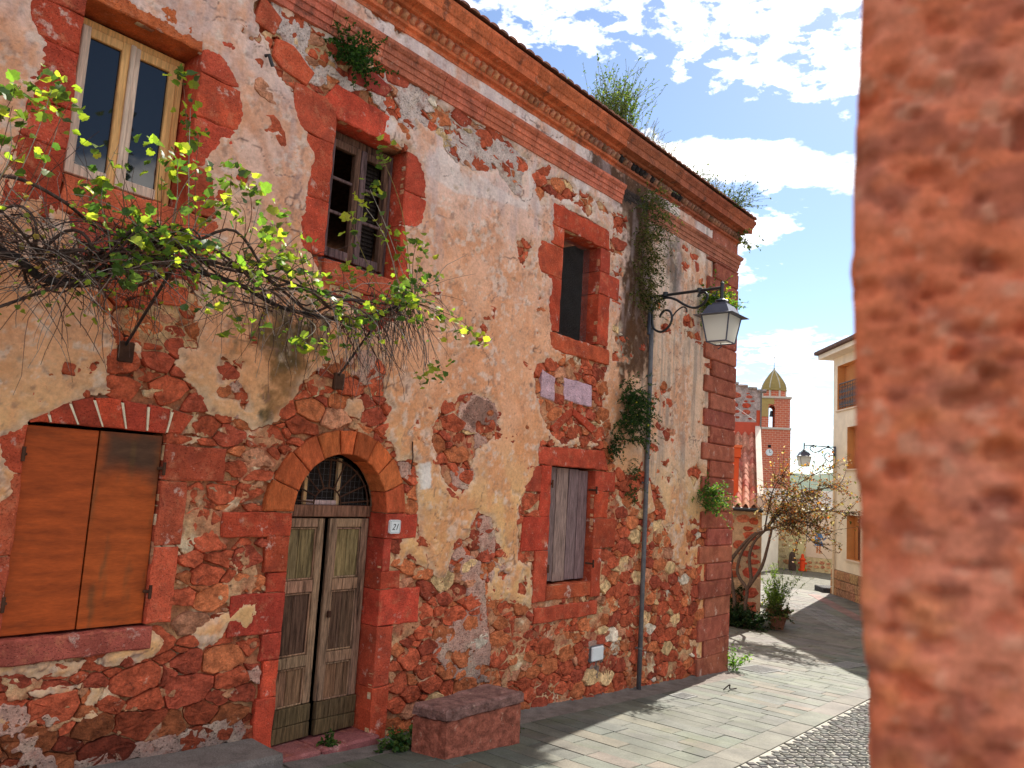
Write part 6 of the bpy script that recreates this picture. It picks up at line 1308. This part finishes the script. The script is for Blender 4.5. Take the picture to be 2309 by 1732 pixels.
m = MB(); m.lathe([(2.0, 19.25), (2.0, 20.35)], o8.x, o8.y, 8, rot=va+R(22.5)); m.build('drum', bm_, tow)
m = MB()
for k in range(8):
    a = va+R(22.5)+k*math.pi/4; m.tube([(o8.x+2.0*math.cos(a), o8.y+2.0*math.sin(a), 19.25), (o8.x+2.0*math.cos(a), o8.y+2.0*math.sin(a), 20.35)], .17, 6, STC)
m.build('pilasters', M['paint'], tow)
dp = [(2.2, 20.35), (2.22, 20.5), (2.12, 20.75), (2.12, 20.9), (1.95, 21.5), (1.6, 22.15), (1.15, 22.8), (.7, 23.4), (.3, 23.85), (.12, 24.1), (.12, 24.4)]
m = MB(); m.lathe(dp, o8.x, o8.y, 8, (.30, .21, .075), rot=va+R(22.5)); dome = m.build('dome', M['paint'], tow)
for k in range(8):
    a = va+R(22.5)+k*math.pi/4; m = MB(); m.tube([(o8.x+r*math.cos(a), o8.y+r*math.sin(a), z) for r, z in dp[2:-1]], .09, 5, (.48, .42, .32)); m.build('rib', M['paint'], dome)
m = MB(); m.tube([(o8.x, o8.y, 24.3), (o8.x, o8.y, 26.8)], .06, 5); cr_ = TT @ Vector((-.6, 0, 26.2)); c2_ = TT @ Vector((.6, 0, 26.2)); m.tube([cr_, c2_], .06, 5); m.build('cross', M['galv'], tow)
m = MB(); V = []; P = [(.1, 16.9), (.22, 16.8), (.26, 16.3), (.36, 15.9)]; q_ = TT @ Vector((ax_, -hb_+.9, 0)); m.lathe(P, q_.x, q_.y, 10, (.05, .06, .055)); m.build('bell', M['iron'], tow)
m = MB(); cc_ = TT @ Vector((-.75, -h-.06, 9.85)); n = 20; V = [TT @ Vector((-.75+.58*math.cos(6.2832*k/n), -h-.10, 9.85+.58*math.sin(6.2832*k/n))) for k in range(n)]; V2 = [TT @ Vector((-.75+.58*math.cos(6.2832*k/n), -h, 9.85+.58*math.sin(6.2832*k/n))) for k in range(n)]
m.add(V+V2, [tuple(range(n)), *[(k, n+k, n+(k+1) % n, (k+1) % n) for k in range(n)]]); clk = m.build('clock_face', M['white'], tow)
m = MB(); m.box(-.78, -.72, -h-.13, -h-.11, 9.85, 10.25, M=TT); m.box(-.75, -.45, -h-.13, -h-.11, 9.82, 9.88, M=TT)
for k in range(12): a = k*math.pi/6; m.box(-.75+.47*math.cos(a)-.03, -.75+.47*math.cos(a)+.03, -h-.13, -h-.11, 9.85+.47*math.sin(a)-.03, 9.85+.47*math.sin(a)+.03, M=TT)
m.build('hands', M['black'], clk); m = MB(); m.box(-1.0, -.5, -h-.03, -h+.1, 10.62, 11.1, M=TT); m.build('hatch', M['black'], tow)
# ---- hills
V = []; F = []; na, nr = 150, 14
for i in range(na+1):
    a = R(-35+i*95/na)
    for j in range(nr):
        r_ = 420+j*60; f = math.sin(min(1, j/9)*math.pi/2)
        zz = -3+f*(44+16*float(fbm(np.array([a*7]), np.array([j*.25]), 61, 3)[0])*2+26*float(fbm(np.array([a*3.1+5]), np.array([.3]), 71, 3)[0]))+(5*float(fbm(np.array([a*170]), np.array([j*3.3]), 65, 3)[0])+3*float(fbm(np.array([a*420]), np.array([j*7.3]), 66, 2)[0]))*(j > 0)
        V.append((r_*math.cos(a), -6+r_*math.sin(a), zz))
for i in range(na):
    for j in range(nr-1): F.append((i*nr+j, i*nr+j+1, (i+1)*nr+j+1, (i+1)*nr+j))
link('hills', mesh('hills', V, F, None, True), M['hill'], kind='structure')
# ---- shrub and pots at the corner of the low house
sh = thing('climbing_shrub', 'nearly bare climbing shrub with rusty young leaves arching over the street', 'shrub', (20.3, 2.7, -1.05))
rgs = random.Random(9)
node = Vector((20.25, 2.05, 1.45))
for P in ([(20.3, 2.85, -1.1), (20.25, 2.82, -.45), (20.2, 2.93, .38), (20.15, 2.88, .70), (20.1, 3.15, 1.0), (20.05, 3.4, 1.35)], [(20.2, 2.88, .68), (20.2, 2.6, 1.05), (20.2, 2.3, 1.35), tuple(node)],
          [(20.2, 2.5, -1.1), (20.2, 2.50, -.5), (20.2, 2.47, -.08), (20.2, 2.68, .2), (20.2, 2.74, .45), (20.2, 2.6, .9), (20.2, 2.3, 1.3), tuple(node)], [(20.2, 2.47, -.08), (20.2, 2.36, .2), (20.2, 2.42, .76), (20.22, 2.3, 1.15), tuple(node)], [(20.2, 2.42, .0), (20.2, 2.1, .5), (20.2, 1.95, 1.0), tuple(node+Vector((0, -.2, .1)))]):
    q = scroll(P); m = MB(); m.tube(q, [.05-.02*i/len(q) for i in range(len(q))], 7, (.10, .065, .048)); m.build('trunk', M['twig'], sh, smooth=True)
tws = MB(); lvs = MB()
def addleaf(mb, q, s_, c):
    T = Matrix.Translation(q) @ Matrix.Rotation(rgs.uniform(0, 6.28), 4, 'Z') @ Matrix.Rotation(rgs.uniform(-1.2, 1.2), 4, 'X') @ Matrix.Scale(s_, 4)
    mb.add([T @ Vector(v) for v in ((0, 0, 0), (.45, .5, .1), (0, 1.1, -.05), (-.45, .5, .1))], [(0, 1, 2), (0, 2, 3)], c)
LCOL = [(.36, .10, .03), (.42, .19, .045), (.16, .07, .035), (.22, .17, .05), (.09, .09, .03), (.5, .38, .26)]
ARCS = []
for ey, ez, dx in ((-.25, 2.05, 0), (.1, 2.7, -.3), (.5, 3.15, .2), (.3, 1.55, -.4), (1.0, 2.3, .4), (1.5, 2.9, -.2), (.8, 1.25, .2), (1.2, 1.9, -.5)):
    e = Vector((20.2+dx, ey, ez)); mid = node.lerp(e, .5)+Vector((rgs.uniform(-.2, .2), rgs.uniform(-.15, .15), .28)); A_ = scroll([node, mid, e]); ARCS += A_[3:]
    m = MB(); m.tube(A_, [.024-.017*i/len(A_) for i in range(len(A_))], 5, (.09, .06, .045)); m.build('branch', M['twig'], sh, smooth=True)
for k in range(420):
    b = rgs.choice(ARCS)+Vector((rgs.uniform(-.05, .05), rgs.uniform(-.05, .05), rgs.uniform(-.05, .05)))
    d = Vector((rgs.uniform(-.6, .5), rgs.uniform(-1.2, .5), rgs.uniform(-.5, .8))).normalized(); L_ = rgs.uniform(.25, .9); P = [b]; n = 6
    for j in range(n):
        d = (d+Vector((rgs.uniform(-.22, .22), rgs.uniform(-.22, .22), rgs.uniform(-.22, .2)))).normalized(); P.append(P[-1]+d*L_/n)
    tws.tube(P, [.009-.006*j/n for j in range(n+1)], 4, rgs.choice([(.07, .04, .03), (.16, .12, .09), (.04, .028, .024)]), cap=False)
    for j in range(rgs.choice((8, 12, 16))):
        f = rgs.uniform(1, n); i = min(int(f), n-1); addleaf(lvs, P[i].lerp(P[i+1], f-i)+Vector((rgs.gauss(0, .02), rgs.gauss(0, .02), rgs.gauss(0, .02))), rgs.uniform(.035, .075), vary(rgs.choice(LCOL), .25))
tws.build('twigs', M['twig'], sh, kind='stuff'); lvs.build('foliage', M['foliage'], sh, kind='stuff')
tuft('ivy', 'dark ivy mass at the foot of the low stone house', (20.30, 2.85, -.95), (.22, .65, .16), 330, .06, .55, 20, ((.012, .03, .012), (.03, .055, .02)), droop=.2, up=(-.3, -.1, .7), seed=31, group='plants by the low stone house')
tuft('ivy', 'dark ivy climbing round the shrub trunk', (20.5, 2.95, -.4), (.08, .25, .3), 60, .05, .3, 16, ((.012, .03, .012), (.03, .055, .02)), droop=.2, up=(-.3, 0, .5), seed=32, group='plants by the low stone house')
def pot(label, x, y, r_, h_, seed, kw):
    t = tuft('potted_plant', label, (x, y, -1.08+h_), (r_*.6, r_*.6, .02), seed=seed, group='potted plants by the low stone house', **kw)
    m = MB(); z0 = gz(x); m.lathe([(r_*.62, z0), (r_*.95, z0+h_*.85), (r_*1.08, z0+h_*.86), (r_*1.08, z0+h_), (r_*.92, z0+h_), (r_*.9, z0+h_*.9), (.02, z0+h_*.9)], x, y, 14, (.20, .085, .05)); m.build('pot', M['tile'], t, smooth=False)
pot('tall bright green shrub in a terracotta pot', 21.4, 2.12, .28, .42, 33, dict(n=70, leaf=.075, L_=1.25, nl=20, cols=((.13, .22, .03), (.20, .28, .05), (.07, .13, .03)), droop=.05, up=(0, 0, 1.3), spread=.55, wide=.22))
pot('dark leafy plant spilling over a terracotta pot', 20.95, 1.95, .26, .34, 34, dict(n=80, leaf=.06, L_=.42, nl=20, cols=((.04, .06, .02), (.09, .12, .03), (.12, .07, .04)), droop=.4, up=(-.1, -.1, .7)))
pot('small pale flowering plant in a pot', 22.3, 2.55, .2, .3, 35, dict(n=50, leaf=.06, L_=.7, nl=16, cols=((.12, .2, .04), (.2, .26, .06)), droop=.15, up=(0, 0, 1), flower=((.6, .5, .05), .05)))

# ---------------------------------------------------------------- stone pier right beside the camera
hh = Vector((.96195, .27322, 0)); rt = Vector((.27322, -.96195, 0)); Po = Vector((0, -6, 0))+hh*.5; TP = frame(Po, rt, hh)
EZ = [0, 1.6, 1.9, 2.1568, 2.1956, 2.2151, 2.2375, 2.2708, 2.297, 2.318, 2.3502, 2.3998, 2.445, 2.4913, 2.5356, 2.5807, 2.6114, 2.65, 2.8, 4.6]; EX = [.008, .004, .007, .0079, .0074, .005, .0025, .0014, .0023, -.0007, -.0014, -.0021, -.0033, -.0033, -.0017, .0002, .0008, .0012, .0, 0]
zz_ = np.concatenate([np.arange(-.1, 2.05, .05), np.arange(2.05, 2.72, .0024), np.arange(2.72, 4.6, .05)])
side = [(0.004+.0*t, .40*(1-t)) for t in np.linspace(0, .93, 10)]
cor = [(.0035, .020), (.0005, .012), (0, .0085), (.001, .005), (.003, .002), (.006, .0006)]
frt = [(x, 0) for x in np.arange(.0085, .17, .0024)]+[(x, 0) for x in (.2, .26, .35, .5, .75, 1.1)]
path = side+cor+frt; PX = np.array([p[0] for p in path]); PYv = np.array([p[1] for p in path])
cum = np.concatenate([[0], np.cumsum(np.hypot(np.diff(PX), np.diff(PYv)))])
CU, ZZ = np.meshgrid(cum, zz_, indexing='ij'); ed = np.interp(zz_, EZ, EX)[None, :]*np.ones_like(CU)
def pitn(x, y, s):                            # rounded pits
    a = vn(x, y, s); return -np.clip((a-.66)*4, 0, 1)
nz = .0040*fbm(CU*34, ZZ*34, 501, 4, .55)*2+.0075*pitn(CU*60, ZZ*75, 511)+.0050*pitn(CU*110, ZZ*130, 517)+.0016*fbm(CU*160, ZZ*160, 521, 3)
isF = np.array([1 if i >= len(side)+2 else 0 for i in range(len(path))])[:, None]
XX = PX[:, None]+ed*np.exp(-np.maximum(PX[:, None], 0)*3)+np.where(isF == 1, 0, -nz*.8)+.0012*fbm(ZZ*70, CU*30, 531, 3); YY = PYv[:, None]-np.where(isF == 1, nz, 0)
V = np.stack([XX, YY, ZZ], -1).reshape(-1, 3); ni, nj = CU.shape
ii, jj = np.meshgrid(np.arange(ni-1), np.arange(nj-1), indexing='ij'); Fq = np.stack([ii*nj+jj, (ii+1)*nj+jj, (ii+1)*nj+jj+1, ii*nj+jj+1], -1).reshape(-1, 4)
cu_, zu_ = CU.ravel(), ZZ.ravel(); cc = np.tile(np.array([.60, .16, .075]), (len(cu_), 1))
cc = mixc_(cc, (.64, .21, .12), sstep(-.05, .25, fbm(cu_*20, zu_*20, 541, 4))); cc = mixc_(cc, (.72, .25, .08), sstep(.05, .25, fbm(cu_*30, zu_*45, 551, 3))*.45*sstep(2.55, 2.15, zu_)); cc = mixc_(cc, (.24, .07, .05), sstep(.0, .22, fbm(cu_*52, zu_*66, 561, 3))*.5); cc = mixc_(cc, (.64, .30, .19), sstep(.12, .3, fbm(cu_*90, zu_*90, 571, 3))*.6)
pier = thing('stone_pier', 'rough pitted red stone pier close in the foreground', 'pier', TP @ Vector((.5, .2, 0)))
M['pier'] = material('pier_stone', attr=True, scale=60, amount=.15, fine=300, fine_amt=.15, bump=.5, bdist=.002, bscale=260)
link('front', mesh('front', [TP @ Vector(v) for v in V], Fq.tolist(), cc, True), M['pier'], pier)
m = MB(); m.add([TP @ Vector(p) for p in ((.012, .40, -.1), (1.1, .40, -.1), (1.1, .40, 4.55), (.012, .40, 4.55))], [(3, 2, 1, 0)], (.4, .16, .1)); m.add([TP @ Vector(p) for p in ((1.1, 0, -.1), (1.1, .4, -.1), (1.1, .4, 4.55), (1.1, 0, 4.55))], [(0, 1, 2, 3)], (.4, .16, .1)); m.add([TP @ Vector(p) for p in ((0, 0, 4.55), (1.1, 0, 4.55), (1.1, .4, 4.55), (0, .4, 4.55))], [(0, 1, 2, 3)], (.4, .16, .1)); m.build('rear', M['pier'], pier)
